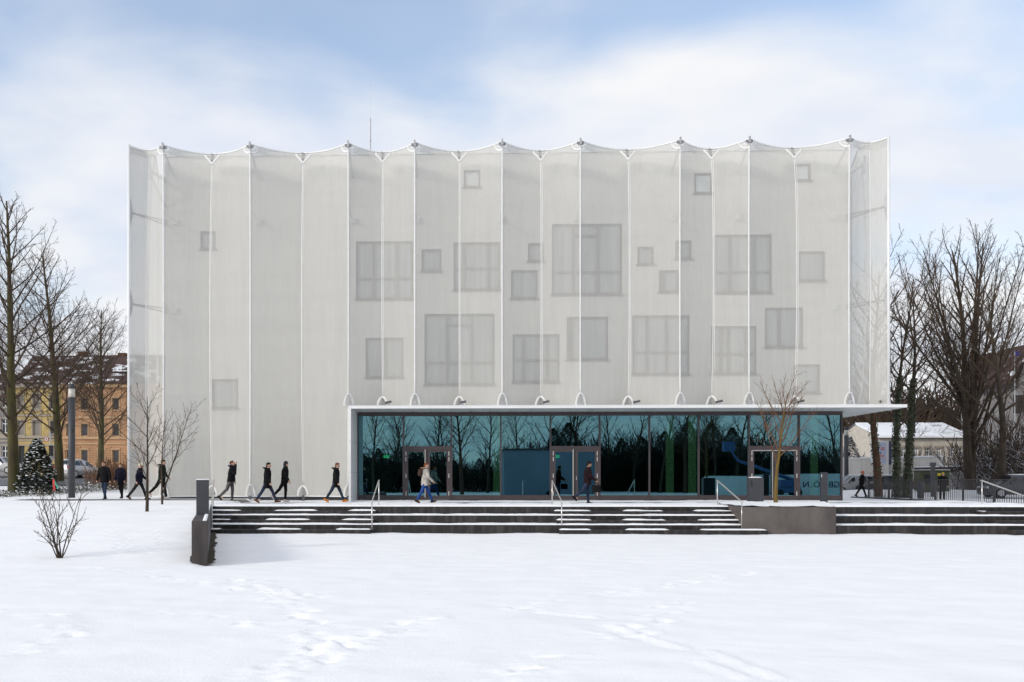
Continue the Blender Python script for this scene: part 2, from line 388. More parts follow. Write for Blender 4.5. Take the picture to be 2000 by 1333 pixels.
def dents(X, Y):
    """sum of footprints at arrays X, Y"""
    rng = random.Random(5)
    D = np.zeros_like(X)
    def stamp(cx, cy, ang, depth, la, lb, rim=0.4):
        m = (np.abs(X-cx) < 0.6) & (np.abs(Y-cy) < 0.6)
        if not m.any(): return
        dx = X[m]-cx; dy = Y[m]-cy
        a = (dx*math.cos(ang)+dy*math.sin(ang))/la; b = (-dx*math.sin(ang)+dy*math.cos(ang))/lb
        r2 = a*a+b*b
        D[m] += -depth*np.exp(-r2**1.6) + rim*depth*np.exp(-((np.sqrt(r2)-1.55)/0.42)**2)
    for tr in TRAILS:
        P = [px_ground(*p) for p in tr]
        side = 1
        for a, b in zip(P[:-1], P[1:]):
            d = b-a; L = math.hypot(d.x, d.y)
            if L < 0.05: continue
            ang = math.atan2(d.y, d.x); n = max(1, int(L/0.42))
            for i in range(n):
                t = (i+rng.random()*0.5)/n; side = -side
                off = side*(0.10+rng.random()*0.07)
                cx = a.x+d.x*t-math.sin(ang)*off; cy = a.y+d.y*t+math.cos(ang)*off
                stamp(cx, cy, ang+rng.uniform(-.4,.4), rng.uniform(0.022,0.05), rng.uniform(.12,.18), rng.uniform(.055,.09))
                for _ in range(rng.randint(0,3)):
                    stamp(cx+rng.uniform(-.25,.25), cy+rng.uniform(-.25,.25), rng.random()*6, -rng.uniform(.008,.025), .06, .05, 0)
    for tr in ([(215,1040),(228,1062),(244,1090)],[(222,1030),(250,1060),(252,1085)],[(300,1030),(318,1060),(290,1085)],[(180,1110),(260,1120),(330,1118)]):
        P = []
        for (px,py) in tr:
            yy = 26.0
            for _ in range(12):
                p = at(px, py, yy); hz = float(ground_h(p.x, yy)); yy = .5*yy+.5*(EYE-hz)*F/(py-PY)
            P.append(at(px, py, yy))
        for a, b in zip(P[:-1], P[1:]):
            d = b-a; L = math.hypot(d.x,d.y); ang = math.atan2(d.y,d.x); n = max(1,int(L/0.4)); side=1
            for i in range(n):
                side=-side; t=(i+.5)/n
                stamp(a.x+d.x*t-math.sin(ang)*.05*side, a.y+d.y*t+math.cos(ang)*.05*side, ang, rng.uniform(.025,.045), .15, .055)
    churn = 0.022*fbm(X*7, Y*7, 91, 3) + 0.05*np.clip(fbm(X*3.5, Y*3.5, 95, 3), -0.08, 1)
    for k, tr in enumerate(TRAILS):
        P = [px_ground(*p) for p in tr]; best = np.full(X.shape, 9.0)
        for a, b in zip(P[:-1], P[1:]):
            d = b-a; t = np.clip(((X-a.x)*d.x+(Y-a.y)*d.y)/(d.x*d.x+d.y*d.y+1e-9), 0, 1)
            best = np.minimum(best, np.hypot(X-(a.x+d.x*t), Y-(a.y+d.y*t)))
        D += (2.3 if k in (0,1,4) else 1.0)*churn*np.exp(-(best/0.34)**2)
    # two sledge-like drag marks
    for (p, q) in (((1190,1222),(1330,1262)),((1385,1268),(1520,1322)),((1375,1292),(1450,1322)),((1060,1195),(1160,1205))):
        a = px_ground(*p); b = px_ground(*q); d = b-a; L2 = d.x*d.x+d.y*d.y
        t = np.clip(((X-a.x)*d.x+(Y-a.y)*d.y)/L2, 0, 1)
        r = np.hypot(X-(a.x+d.x*t), Y-(a.y+d.y*t))
        D += 0.022*np.exp(-(r/0.07)**2) - 0.012*np.exp(-((r-.15)/0.08)**2)
    return D
def make_ground():
    xs = np.concatenate([[-900,-500,-300,-200,-140,-100,-75,-60], np.arange(-50,-15,1.0), np.arange(-15,21,0.085), np.arange(21,52,1.0), [60,75,100,140,200,300,500,900]])
    fy = [6.8]; 
    while fy[-1] < 32.4: fy.append(fy[-1] + 0.028 + max(0,(fy[-1]-7))*0.0032)
    ys = np.concatenate([[-900,-500,-300,-200,-140,-100,-80,-60,-50,-40,-30,-20,-10,-4,0,3,5,6], np.array(fy), [32.7,33.0,33.15,33.3,33.5,33.65,34], np.arange(35,84,1.0), [88,95,105,120,150,200,300,500,900]])
    X, Y = np.meshgrid(xs, ys)
    Z = ground_h(X, Y)
    front = smooth01((33-Y)/0.8) * smooth01((Y-2)/4)
    Z = Z + front*(0.07*fbm(X*0.35, Y*0.35, 3) + 0.028*fbm(X*1.6, Y*1.6, 9) + 0.012*fbm(X*6, Y*6, 11, 3))
    # slight wind ripple
    Z = Z + front*0.003*np.sin(Y*7 + X*1.3 + 4*fbm(X*0.8, Y*0.8, 21))
    Z = Z + smooth01((Y-34)/2)*0.05*fbm(X*0.4, Y*0.4, 31)*(X < -10)
    m = (X > -15.2) & (X < 21.2) & (Y > 6) & (Y < 33)
    Z[m] += dents(X[m], Y[m])
    # hold the snow just under the foot of the retaining wall strip
    nx = len(xs); ny = len(ys)
    verts = np.stack([X.ravel(), Y.ravel(), Z.ravel()], 1)
    i = np.arange(ny-1)[:,None]*nx + np.arange(nx-1)[None,:]
    faces = np.stack([i, i+1, i+nx+1, i+nx], -1).reshape(-1,4)
    me = bpy.data.meshes.new('ground')
    me.vertices.add(len(verts)); me.vertices.foreach_set('co', verts.ravel())
    me.loops.add(faces.size); me.loops.foreach_set('vertex_index', faces.ravel())
    me.polygons.add(len(faces)); me.polygons.foreach_set('loop_start', np.arange(0, faces.size, 4)); 
    me.polygons.foreach_set('use_smooth', np.ones(len(faces), bool))
    me.update(); me.validate()
    return struct(link('ground', me, M['snow']))
make_ground()
def grid_mesh(name, xs, ys, fz, mt, parent=None, smooth=True, **kw):
    X, Y = np.meshgrid(xs, ys); Z = fz(X, Y); nx = len(xs)
    vs = [tuple(p) for p in np.stack([X.ravel(),Y.ravel(),Z.ravel()],1)]
    fs = [(j*nx+i, j*nx+i+1, (j+1)*nx+i+1, (j+1)*nx+i) for j in range(len(ys)-1) for i in range(nx-1)]
    mb = MB(); mb.v = vs; mb.f = fs
    return mb.build(name, mt, parent, smooth, **kw)

# ------------------------------------------------------------------ terrace, path, road
XL = wall_x(YE) + 0.17; XR = 23.3
mb = MB(); mb.box(-9.80, XR, YE+0.02, 41.85, -0.5, 0.0)
struct(mb.build('terrace', M['paving']))
def terr_snow(X, Y):
    t = 0.030 + 0.075*fbm(X*0.5, Y*1.2, 41) + 0.04*fbm(X*2.2, Y*2.2, 43) + 0.015*fbm(X*9, Y*9, 45, 2)
    walk = np.exp(-((Y-36.7-0.25*np.sin(X*0.4))/0.40)**2) + 0.75*np.exp(-((Y-38.6)/0.55)**2)
    t = t + 0.020*(Y < 35.2)
    t = t - 0.11*walk
    t = t + 0.10*np.exp(-(((X-20.6)/0.9)**2+((Y-34.0)/0.4)**2)) + 0.10*np.exp(-(((X-17.6)/1.6)**2+((Y-33.9)/0.4)**2))
    t = t * smooth01((Y-YE-0.02)/0.05)+0.0
    return np.clip(t, -0.03, 0.14) - 0.004*(t < 0)
o = grid_mesh('terrace_snow', np.arange(-9.7, 23.2, 0.11), np.arange(YE+0.03, 41.75, 0.10), terr_snow, M['snow_fine'])
tag(o, 'trampled snow lying in patches on the terrace paving', 'snow', kind='stuff')
# paved path along the left part of the building
mb = MB()
def path_z(X, Y): return ground_h(X, Y) + 0.022 + 0.03*fbm(X*1.2, Y*3, 51)
o = grid_mesh('path', np.arange(-19.8, -9.2, 0.15), np.arange(37.6, 39.05, 0.12), path_z, M['paving']); struct(o)
# road in the left background
def road_z(X, Y): return ground_h(X, Y) + 0.05
o = grid_mesh('road', np.arange(-90, -17.5, 1.0), np.arange(58, 77, 1.0), road_z, M['asphalt']); struct(o)

# ------------------------------------------------------------------ the hall
YW = 41.6                       # plane of the outer wall behind the net
YG = 42.0                       # plane of the glazing
YC = 39.6                       # front edge of the canopy
ZS = 4.26                       # soffit
ZC = 4.375                      # top of canopy
ZTOP = 16.40                    # top edge of the net
hall = thing('event_hall', 'large hall wrapped in pleated white mesh above a teal glazed ground floor', 'building', (3.0, 42.0, 0.0), world_coords=True)
xw0 = at(322, 500, YW).x; xw1 = at(1657, 500, YW).x
zpar = at(900, 301, YW).z
WIN = [ # x0,y0,x1,y1 in photo pixels, verticals, transoms, kind
 (391,452,421,487,[],[],'d'), (906,332,938,366,[],[],'l'), (1356,338,1392,378,[],[],'l'), (1553,320,1584,353,[],[],'l'),
 (695,471,807,585,[729,775],[545],'d'), (823,487,862,530,[],[],'d'), (886,473,977,567,[906,954],[525],'d'), (1031,475,1062,511,[],[],'d'),
 (998,528,1050,584,[],[],'d'), (1078,437,1215,576,[1120,1169],[461,532],'d'), (1245,482,1277,517,[],[],'d'), (1319,470,1351,506,[],[],'d'),
 (1287,528,1326,571,[1296],[],'d'), (1395,458,1508,573,[1427,1474],[532],'d'), (1559,491,1612,549,[],[],'d'), (714,660,788,738,[752],[],'d'),
 (829,613,966,752,[873,922],[636,709],'d'), (1001,653,1093,747,[1022,1069],[704],'d'), (1107,619,1188,703,[1116],[],'d'),
 (1235,616,1347,732,[1265,1302],[689],'d'), (1389,637,1478,731,[1408,1424,1457],[692],'d'), (1494,601,1569,679,[1522],[],'d'),
 (1551,712,1602,768,[],[],'d'), (414,741,465,798,[],[],'d')]
def wall_with_holes(mb, x0, x1, z0, z1, y, holes, depth, skip=None):
    xs = sorted({x0, x1, *[h[0] for h in holes], *[h[1] for h in holes]})
    zs = sorted({z0, z1, *[h[2] for h in holes], *[h[3] for h in holes]})
    for i in range(len(xs)-1):
        zrun = None
        for j in range(len(zs)-1):
            cx = (xs[i]+xs[i+1])/2; cz = (zs[j]+zs[j+1])/2
            solid = not any(h[0] < cx < h[1] and h[2] < cz < h[3] for h in holes) and not (skip and skip(cx, cz))
            if solid:
                if zrun is None: zrun = zs[j]
            if (not solid or j == len(zs)-2) and zrun is not None:
                ze = zs[j+1] if solid else zs[j]
                mb.add([(xs[i],y,zrun),(xs[i+1],y,zrun),(xs[i+1],y,ze),(xs[i],y,ze)], [(0,1,2,3)]); zrun = None
    for (a,b,c,d) in holes:
        e = y+depth
        mb.add([(a,y,c),(b,y,c),(b,y,d),(a,y,d),(a,e,c),(b,e,c),(b,e,d),(a,e,d)], [(0,4,5,1),(1,5,6,2),(2,6,7,3),(3,7,4,0)])
holes = []
for w in WIN:
    a = at(w[0], w[3], YW); b = at(w[2], w[1], YW); holes.append((a.x, b.x, a.z, b.z))
xg0 = at(696, 900, YG).x; xg1 = at(1643, 900, YG).x
holes2 = holes
# a clean cut for the glazed storey
mb2 = MB()
wall_with_holes(mb2, xw0, xg0-.02, 0.0, 4.30, YW, [h for h in holes2 if h[3] < 4.3], 0.22)
wall_with_holes(mb2, xw0, xw1, 4.30, zpar, YW, [h for h in holes2 if h[2] > 4.3], 0.22)
assert all(h[3] < 4.3 or h[2] > 4.3 for h in holes2)
mb = mb2
YB = 62.0
mb.add([(xw0,YW,0),(xw0,YB,0),(xw0,YB,zpar),(xw0,YW,zpar)], [(0,3,2,1)])
mb.add([(xw1,YW,4.30),(xw1,YB,4.30),(xw1,YB,zpar),(xw1,YW,zpar)], [(0,1,2,3)])
mb.add([(xw0,YB,0),(xw1,YB,0),(xw1,YB,zpar),(xw0,YB,zpar)], [(0,3,2,1)])
mb.build('wall', M['wallpaint'], hall)
mb = MB(); mb.box(xw0+.3, xw1-.3, YW+.3, YB-.3, zpar-0.5, zpar-0.2); mb.build('roof', M['snow_fine'], hall)
mb = MB(); mb.box(xw0-.04, xw1+.04, YW-.05, YW+.32, zpar, zpar+0.06); mb.build('parapet_cap', M['white'], hall)
mb = MB(); mb.box(xw0-.03, xg0-.05, YW-.06, YW-.003, -0.05, 0.20); mb.build('plinth', M['anthracite'], hall)
for w, h in zip(WIN, holes):
    (a,b,c,d) = h
    fr = MB(); y0, y1 = YW+0.06, YW+0.16; tk = 0.085
    fr.box(a,b,y0,y1,c,c+tk); fr.box(a,b,y0,y1,d-tk,d); fr.box(a,a+tk,y0,y1,c+tk,d-tk); fr.box(b-tk,b,y0,y1,c+tk,d-tk)
    win = fr.build('window', M['frame'], hall)
    pn = MB(); pn.box(a+tk,b-tk,YW+0.12,YW+0.14,c+tk,d-tk); pn.build('pane', M['pane_sky'] if w[6]=='l' else M['pane'], win)
    for vx in w[4]:
        x = at(vx, 500, YW).x; m_ = MB(); m_.box(x-.055,x+.055,YW+.055,YW+.155,c+tk,d-tk); m_.build('mullion', M['frame'], win)
    for ty in w[5]:
        z = at(w[0], ty, YW).z
        xa, xb = a+tk, b-tk
        if len(w[5]) == 2 and ty == w[5][0]: xa = at(w[4][0],500,YW).x; xb = at(w[4][1],500,YW).x
        m_ = MB(); m_.box(xa,xb,YW+.05,YW+.15,z-.045,z+.045); m_.build('transom', M['frame'], win)
    s_ = MB(); s_.box(a-.06,b+.06,YW-.07,YW+.06,c-.07,c+.005); s_.build('sill', M['frame'], win)
# upper floors: dark cores behind the windows keep light from leaking through
mb = MB(); mb.box(xw0+.15, xw1-.15, YW+.24, YW+.30, 4.5, zpar-.6); mb.box(xw0+.15, xg0-.3, YW+.24, YW+.30, 0.1, 4.5)
mb.build('inner_lining', M['black'], hall)

# --- net --------------------------------------------------------------
LINES = [(252,'E'),(287,'v'),(318,'R'),(416,'V'),(488,'R'),(593,'V'),(680,'R'),(748,'V'),(810,'R'),(897,'V'),(981,'R'),(1055,'V'),(1134,'R'),
         (1225,'V'),(1329,'R'),(1387,'V'),(1464,'R'),(1548,'V'),(1660,'R'),(1697,'v'),(1735,'E')]
def yprof(kind, v):
    b = 4*v*(1-v)                                     # 0 at the ends, 1 in the middle
    b = b**0.55
    if kind == 'R': return 39.85 + 0.09*b
    if kind == 'V': return 40.98 - 0.52*b
    if kind == 'v': return 40.42 - 0.15*b
    return 39.86
def yend(kind): return {'R':39.85,'V':40.98,'v':40.42,'E':39.86}[kind]
XS = [at(px, 300, yend(k)).x for px, k in LINES]
def zbot(i):                                          # lower end of the net right of line i
    return 0.24 if LINES[i][0] < 680 else ZC+0.03
def net_point(i, u, v, zb):
    """facet i between lines i and i+1"""
    kA, kB = LINES[i][1], LINES[i+1][1]
    yA, yB = yprof(kA, v), yprof(kB, v)
    x = XS[i]*(1-u) + XS[i+1]*u
    # near the top the edge is a cable arc hanging between the ridges, lower down a crisp fold
    z = zb + (ZTOP-zb)*v
    arc = math.exp(-(ZTOP-z)/1.1)
    r = u if kA in 'RE' else 1-u                      # 0 at the ridge, 1 at the valley
    yR, yV = (yA, yB) if kA in 'RE' else (yB, yA)
    lin = r; cur = 1-(1-r)**2
    w = lin*(1-arc)+cur*arc
    y = yR*(1-w)+yV*w
    # slack of the sheet between its lines
    y += 0.05*math.sin(math.pi*u)*math.sin(math.pi*v)
    return (x, y, z)
def hole_top(kind, dx, zt):    # inside of the white reinforcing patches at the top edge
    if kind == 'V': return zt < 0.42*(1-abs(dx)/0.30) if abs(dx) < .30 else False
    return zt < math.sqrt(max(0, .26**2-dx*dx)) if abs(dx) < .26 else False
def hole_bot(dx, zt, w, h): return abs(dx) < w and zt < h*math.sqrt(max(0, 1-(abs(dx)/w)))
def patch_strip(mb, i, side, top, kind, zb):
    pass
nets = []
for i in range(len(LINES)-1):
    zb = zbot(i)
    n_u, n_v = 22, 120 if zb < 1 else 90
    # rows denser towards both ends
    vs_ = [0.5-0.5*math.cos(math.pi*q/n_v) for q in range(n_v+1)]
    us_ = [0.5-0.5*math.cos(math.pi*q/n_u) for q in range(n_u+1)]
    P = [[net_point(i,u,v,zb) for u in us_] for v in vs_]
    mb = MB()
    mb.v = [p for row in P for p in row]
    for j in range(n_v):
        for k in range(n_u):
            um = (us_[k]+us_[k+1])/2; vm = (vs_[j]+vs_[j+1])/2
            c = net_point(i,um,vm,zb); zt = ZTOP-c[2]; zl = c[2]-zb
            dropped = False
            for e in (i, i+1):
                kd = LINES[e][1]; dx = c[0]-XS[e]
                if kd in 'RV' and (hole_top(kd, dx, zt)): dropped = True
                if kd == 'V' and hole_bot(dx, zl, .24, .50): dropped = True
                if kd == 'R' and hole_bot(dx, zl, .20, .60): dropped = True
            if not dropped:
                o_ = j*(n_u+1)+k
                mb.f.append((o_, o_+1, o_+n_u+2, o_+n_u+1))
    mb.build('net_panel', M['net'], hall, True)
def ribbon(mb, pts, width, thick=0.012, normal=(0,-1,0)):
    """flat band following pts, standing in front of the sheet"""
    pts = [Vector(p) for p in pts]; nrm = Vector(normal); n = len(pts); vs = []
    for a in range(n):
        d = (pts[min(a+1,n-1)]-pts[max(a-1,0)]).normalized()
        s_ = d.cross(nrm).normalized()
        for (q, w_) in ((-.5,0),(.5,0),(.5,1),(-.5,1)):
            vs.append(tuple(pts[a]+s_*width*q+nrm*(0.004+thick*w_)))
    fs = []
    for a in range(n-1):
        for k in range(4):
            k2=(k+1)%4; fs.append((a*4+k,a*4+k2,(a+1)*4+k2,(a+1)*4+k))
    fs += [(3,2,1,0), tuple((n-1)*4+k for k in range(4))]
    mb.add(vs, fs)
def on_net(x, z, e):
    """y of the sheet at x near line e, height z"""
    i = e if (x >= XS[e] and e < len(LINES)-1) else e-1
    i = max(0, min(i, len(LINES)-2))
    zb = zbot(i); u = (x-XS[i])/(XS[i+1]-XS[i]); v = min(1,max(0,(z-zb)/(ZTOP-zb)))
    return net_point(i, min(1,max(0,u)), v, zb)[1]
for e, (px, kd) in enumerate(LINES):
    zbs = {zbot(min(e, len(LINES)-2))}
    if e > 0: zbs.add(zbot(e-1))
    zb = min(zbs)
    ztop_ = ZTOP - (0.42 if kd == 'V' else 0.26 if kd == 'R' else 0.0)
    zlow_ = zb + (0.5 if kd in 'RV' else 0.0)
    pts = []
    for q in range(41):
        z = zlow_+(ztop_-zlow_)*q/40; v = (z-zb)/(ZTOP-zb)
        pts.append((XS[e], yprof(kd,v), z))
    mb = MB()
    if kd == 'E':
        pts = [(XS[e], 39.84, 0.05 if e == 0 else ZC), (XS[e], 39.84, ZTOP+0.07)]
        mb.tube(pts, 0.065, 10); mb.build('corner_mast', M['white'], hall, True)
        continue
    mb.tube(pts, 0.036 if kd == 'R' else 0.022, 6, flat=(1.0,0.55), up=(1,0,0)); 
    mb.build('ridge_belt' if kd == 'R' else 'valley_belt', M['belt'], hall, True)
    if kd == 'V':
        # the second rope beside the valley seam
        mb = MB(); mb.tube([(p[0]+0.07, p[1]-.02, p[2]) for p in pts], 0.013, 5); mb.build('rope', M['belt'], hall, True)
    if kd == 'v': continue
    # white reinforcing patch round the upper fitting
    band = 0.09
    if kd == 'V':
        for sgn in (-1,1):
            pp = []
            for q in range(9):
                a = q/8; dx = sgn*(0.33*(1-(1-a)**1.6)); zt = 0.46*(1-a)**1.0*(1-0.25*math.sin(math.pi*a))+0.02
                x = XS[e]+dx; z = ZTOP-0.05-zt; pp.append((x, on_net(x,z,e)-0.02, z))
            mb = MB(); ribbon(mb, pp, band); mb.build('net_patch', M['belt'], hall)
    else:
        for sgn in (-1,1):
            pp = []
            for q in range(9):
                a = q/8*math.pi/2; x = XS[e]+sgn*0.34*math.sin(a)**.8; z = ZTOP+0.02-0.36*math.cos(a); pp.append((x, on_net(x,z,e)-0.02, z))
            mb = MB(); ribbon(mb, pp, band); mb.build('net_patch', M['belt'], hall)
    # lower arched patch
    W_, H_ = (.24,.48) if kd == 'V' else (.20,.55)
    zb_ = zb
    if px == 680: zb_ = ZC+0.03
    for zlev, sg in ([(ZC+.03,(-1,1)),(0.24,(-1,))] if px == 680 else [(zb,(-1,1))]):
        for sgn in sg:
            pp = []
            for q in range(11):
                a = q/10*math.pi/2; x = XS[e]+sgn*W_*(1-math.cos(a))**0.9; z = zlev+H_*math.cos(a)**0.9 if a < math.pi/2-1e-6 else zlev
                xx = XS[e]+sgn*W_*math.sin(a)**1.15; zz = zlev+H_*max(0,math.cos(a))**1.1
                pp.append((xx, on_net(xx,zz,e)-0.02, zz))
            mb = MB(); ribbon(mb, pp, band); mb.build('net_patch', M['belt'], hall)
        # steel fitting inside the arch
        yf = yprof(kd, 0.0)
        mb = MB(); mb.obox((XS[e], yf+.02, zlev+.10), (.15,.10,.20)); mb.tube([(XS[e]-.03,yf,zlev+.18),(XS[e]-.03,yf,zlev+.46)],.018,6); mb.tube([(XS[e]+.03,yf,zlev+.18),(XS[e]+.03,yf,zlev+.46)],.018,6)
        mb.obox((XS[e], yf, zlev+.47), (.12,.05,.05)); mb.build('anchor', M['greysteel'], hall)
        if zlev < 1:
            mb = MB(); mb.box(XS[e]-.05,XS[e]+.05,yf-.05,yf+.05,0.0,zlev+.03); mb.build('anchor_foot', M['darksteel'], hall)
    # upper fitting
    yf = yprof(kd, 1.0)
    mb = MB()
    if kd == 'R':
        mb.obox((XS[e], yf-.02, ZTOP-.01), (.07,.12,.28)); mb.build('mast_head', M['greysteel'], hall)
        for sgn in (-1,1):
            mb = MB(); mb.obox((XS[e]+sgn*.11, yf+.03, ZTOP-.06), (.10,.08,.09)); mb.obox((XS[e]+sgn*.075, yf+.01, ZTOP-.12), (.06,.05,.07))
            mb.build('clamp', M['clampsteel'], hall)
    else:
        mb.obox((XS[e], yf-.02, ZTOP-.13), (.13,.10,.22)); mb.obox((XS[e], yf-.03, ZTOP-.30), (.22,.05,.07)); mb.tube([(XS[e],yf-.03,ZTOP-.33),(XS[e],yf-.03,ZTOP-.44)],.02,6)
        mb.build('clamp', M['clampsteel'], hall)
# upper edge: tube and doubled edge strip, hanging between ridges
for i in range(len(LINES)-1):
    zb = zbot(i)
    pts = [net_point(i,q/14,1.0,zb) for q in range(15)]
    mb = MB(); mb.tube([(p[0],p[1]-.01,p[2]+.015) for p in pts], 0.048, 7); mb.build('edge_tube', M['white'], hall, True)
    mb = MB(); vs=[]; fs=[]
    for q in range(15):
        for zt in (0.06,0.34):
            v = 1-zt/(ZTOP-zb); p = net_point(i,q/14,v,zb); vs.append((p[0],p[1]-.012,p[2]))
    for q in range(14): fs.append((q*2,q*2+1,q*2+3,q*2+2))
    mb.add(vs,fs); mb.build('edge_strip', M['net'], hall, True)
    # lower edge
    pts = [net_point(i,q/8,0.0,zb) for q in range(9)]
    kinds = (LINES[i][1], LINES[i+1][1])
    mb = MB(); mb.tube([(p[0],p[1],p[2]) for p in pts], 0.03, 6); mb.build('lower_edge', M['white'], hall, True)
# side nets running back from both corners
for sgn, x0, zb in ((-1, XS[0], 0.24), (1, XS[-1], ZC+0.03)):
    yl = [(39.9,0),(41.2,.75),(43.6,0),(46.0,.75),(49.0,0),(52,.75),(55,0),(58,.75),(61,0)]
    for (ya,da),(yb,db) in zip(yl[:-1], yl[1:]):
        mb = MB(); nu, nv = 6, 24
        for j in range(nv+1):
            v = j/nv; bow = (4*v*(1-v))**.55
            for k in range(nu+1):
                u = k/nu; d = da*(1-u)+db*u; d = d*(1-.5*bow)+.08*bow*(d < .3)
                mb.v.append((x0-sgn*d, ya*(1-u)+yb*u, zb+(ZTOP-zb)*v))
        for j in range(nv):
            for k in range(nu):
                o_=j*(nu+1)+k; mb.f.append((o_,o_+1,o_+nu+2,o_+nu+1))
        mb.build('side_net_panel', M['net'], hall, True)
        pts = [(x0-sgn*(db*(1-.5*(4*v*(1-v))**.55)), yb, zb+(ZTOP-zb)*v) for v in [q/16 for q in range(17)]]
        mb = MB(); mb.tube(pts, .035, 6); mb.build('side_belt', M['belt'], hall, True)
        mb = MB(); mb.tube([(x0-sgn*da,ya,ZTOP+.015),(x0-sgn*db,yb,ZTOP+.015)], .045, 6); mb.build('side_edge_tube', M['white'], hall, True)
# struts from wall to ridges and corner masts
for e, (px, kd) in enumerate(LINES):
    if kd == 'R':
        for z in (13.4, 9.14):
            if z < 10 and e not in (2, 18): continue
            xw = min(max(XS[e], xw0+.25), xw1-.25)
            v = (z-zbot(min(e,18)))/(ZTOP-zbot(min(e,18)))
            mb = MB(); mb.tube([(XS[e], yprof('R',v)+.03, z),(xw, YW, z)], .04, 8); mb.build('strut', M['white'], hall, True)
            mb = MB(); mb.box(xw-.13,xw+.13,YW-.16,YW-.003,z-.13,z+.13); mb.build('strut_plate', M['white'], hall)
        mb = MB(); xw = min(max(XS[e], xw0+.25), xw1-.25)
        mb.tube([(XS[e], 39.95, ZTOP-.18),(xw, YW, ZTOP-.95)], .045, 8); mb.build('strut', M['white'], hall, True)
for x0, xw, sgn in ((XS[0], xw0, 1), (XS[-1], xw1, -1)):
    for z in (13.35, 9.14):
        for dz in (-.09, .09):
            mb = MB(); mb.tube([(x0, 39.84, z),(xw+.1*sgn, YW-.02, z+dz)], .032, 7); mb.build('corner_strut', M['greysteel'], hall, True)
        mb = MB(); mb.add([(x0,39.84,z-1.0),(x0+.16*sgn,39.92,z),(x0,39.84,z+1.0)],[(0,1,2)]); mb.add([(x0,39.855,z-1.0),(x0+.16*sgn,39.935,z),(x0,39.855,z+1.0)],[(0,2,1)]); mb.build('stay_plate', M['greysteel'], hall)
    mb = MB(); mb.tube([(x0+.75*sgn, 40.6, ZTOP-1.2),(xw+.05*sgn, YW-.02, 14.1)], .05, 8); mb.tube([(x0+.75*sgn,40.6,ZTOP-.9),(xw+.05*sgn,YW-.02,ZTOP-1.05)], .06, 8)
    mb.tube([(x0+.75*sgn,40.6,ZTOP-1.3),(x0+.72*sgn,40.6,ZTOP-.55)], .05, 8); mb.build('corner_bracket', M['white'], hall, True)

# --- canopy ------------------------------------------------------------
xc0 = at(681, 800, YC).x; xc1 = at(1772, 797, YC).x
mb = MB(); mb.box(xc0, xc1, YC, YC+.06, ZS-.012, ZC); mb.build('fascia', M['white'], hall)
mb = MB(); mb.box(xc0, xc1, YC+.06, YG+.3, ZS+.04, ZC-.003); mb.box(xg1+.05, xc1, YG+.3, 58.0, ZS+.04, ZC-.003); mb.build('canopy_slab', M['white'], hall)
mb = MB(); mb.box(xc0-.0, xc1+.0, YC-.01, YC+.45, ZC+.001, ZC+.012); mb.build('canopy_snow', M['snow_fine'], hall)
nx_ = 27; wx = (xc1-xc0)/nx_
for k in range(nx_):
    a = xc0+k*wx; gap = .012 if k % 3 else .05
    mb = MB(); mb.box(a+gap, a+wx-.012, YC+.065, YG-.10, ZS, ZS+.036); mb.build('soffit_panel', M['soffit'], hall)
for k in range(10):
    ya = YG+.1+k*1.55
    mb = MB(); mb.box(xg1+.2, xc1-.01, ya, ya+1.53, ZS, ZS+.036); mb.build('soffit_panel', M['soffit'], hall)
mb = MB(); mb.box(xc1-.06, xc1, YC+.063, 58.0, ZS-.012, ZC+.001); mb.build('side_fascia', M['white'], hall)
# return wall on the left of the glazing, clad in plates
zz = [0.0, 1.35, 2.75, ZS-.015]
for a, b in zip(zz[:-1], zz[1:]):
    mb = MB(); mb.box(xc0, xc0+.10, YC+.01, YG-.06, a+.006, b-.006); mb.build('cladding_panel', M['white'], hall)
mb = MB(); mb.box(xc0+.02, xc0+.08, YC+.03, YG-.05, 0, ZS-.02); mb.build('return_wall', M['greysteel'], hall)
# flood lights on the canopy beside the valley fittings
for px in (1242, 1403, 1562, 757, 903, 1065, 1722):
    p = at(px, 790, 40.15)
    mb = MB(); mb.box(p.x-.09,p.x+.09,40.05,40.22,ZC,ZC+.12); mb.build('floodlight_foot', M['greysteel'], hall)
    mb = MB(); mb.obox((p.x+.03,40.12,ZC+.20),(.30,.14,.10), ry=R(-12)); mb.build('floodlight', M['darksteel'], hall)
# lightning rods on the roof
for px, y0, thick in ((723, 165, True), (1102, 192, False), (505, 240, False)):
    p = at(px, 300, 47); zt = at(px, y0, 47).z
    mb = MB()
    if thick:
        zm = at(px, 232, 47).z
        mb.tube([(p.x,47,zpar-.3),(p.x,47,zm)], .045, 8); mb.tube([(p.x,47,zm),(p.x,47,zt)], .008, 5)
        for q in (.35,.7): mb.tube([(p.x,47,zpar+q*(zm-zpar)-.04),(p.x,47,zpar+q*(zm-zpar)+.04)], .06, 8)
    else: mb.tube([(p.x,47,zpar-.3),(p.x,47,zt)], .006, 5)
    mb.build('lightning_rod', M['greysteel'] if thick else M['white'], hall)

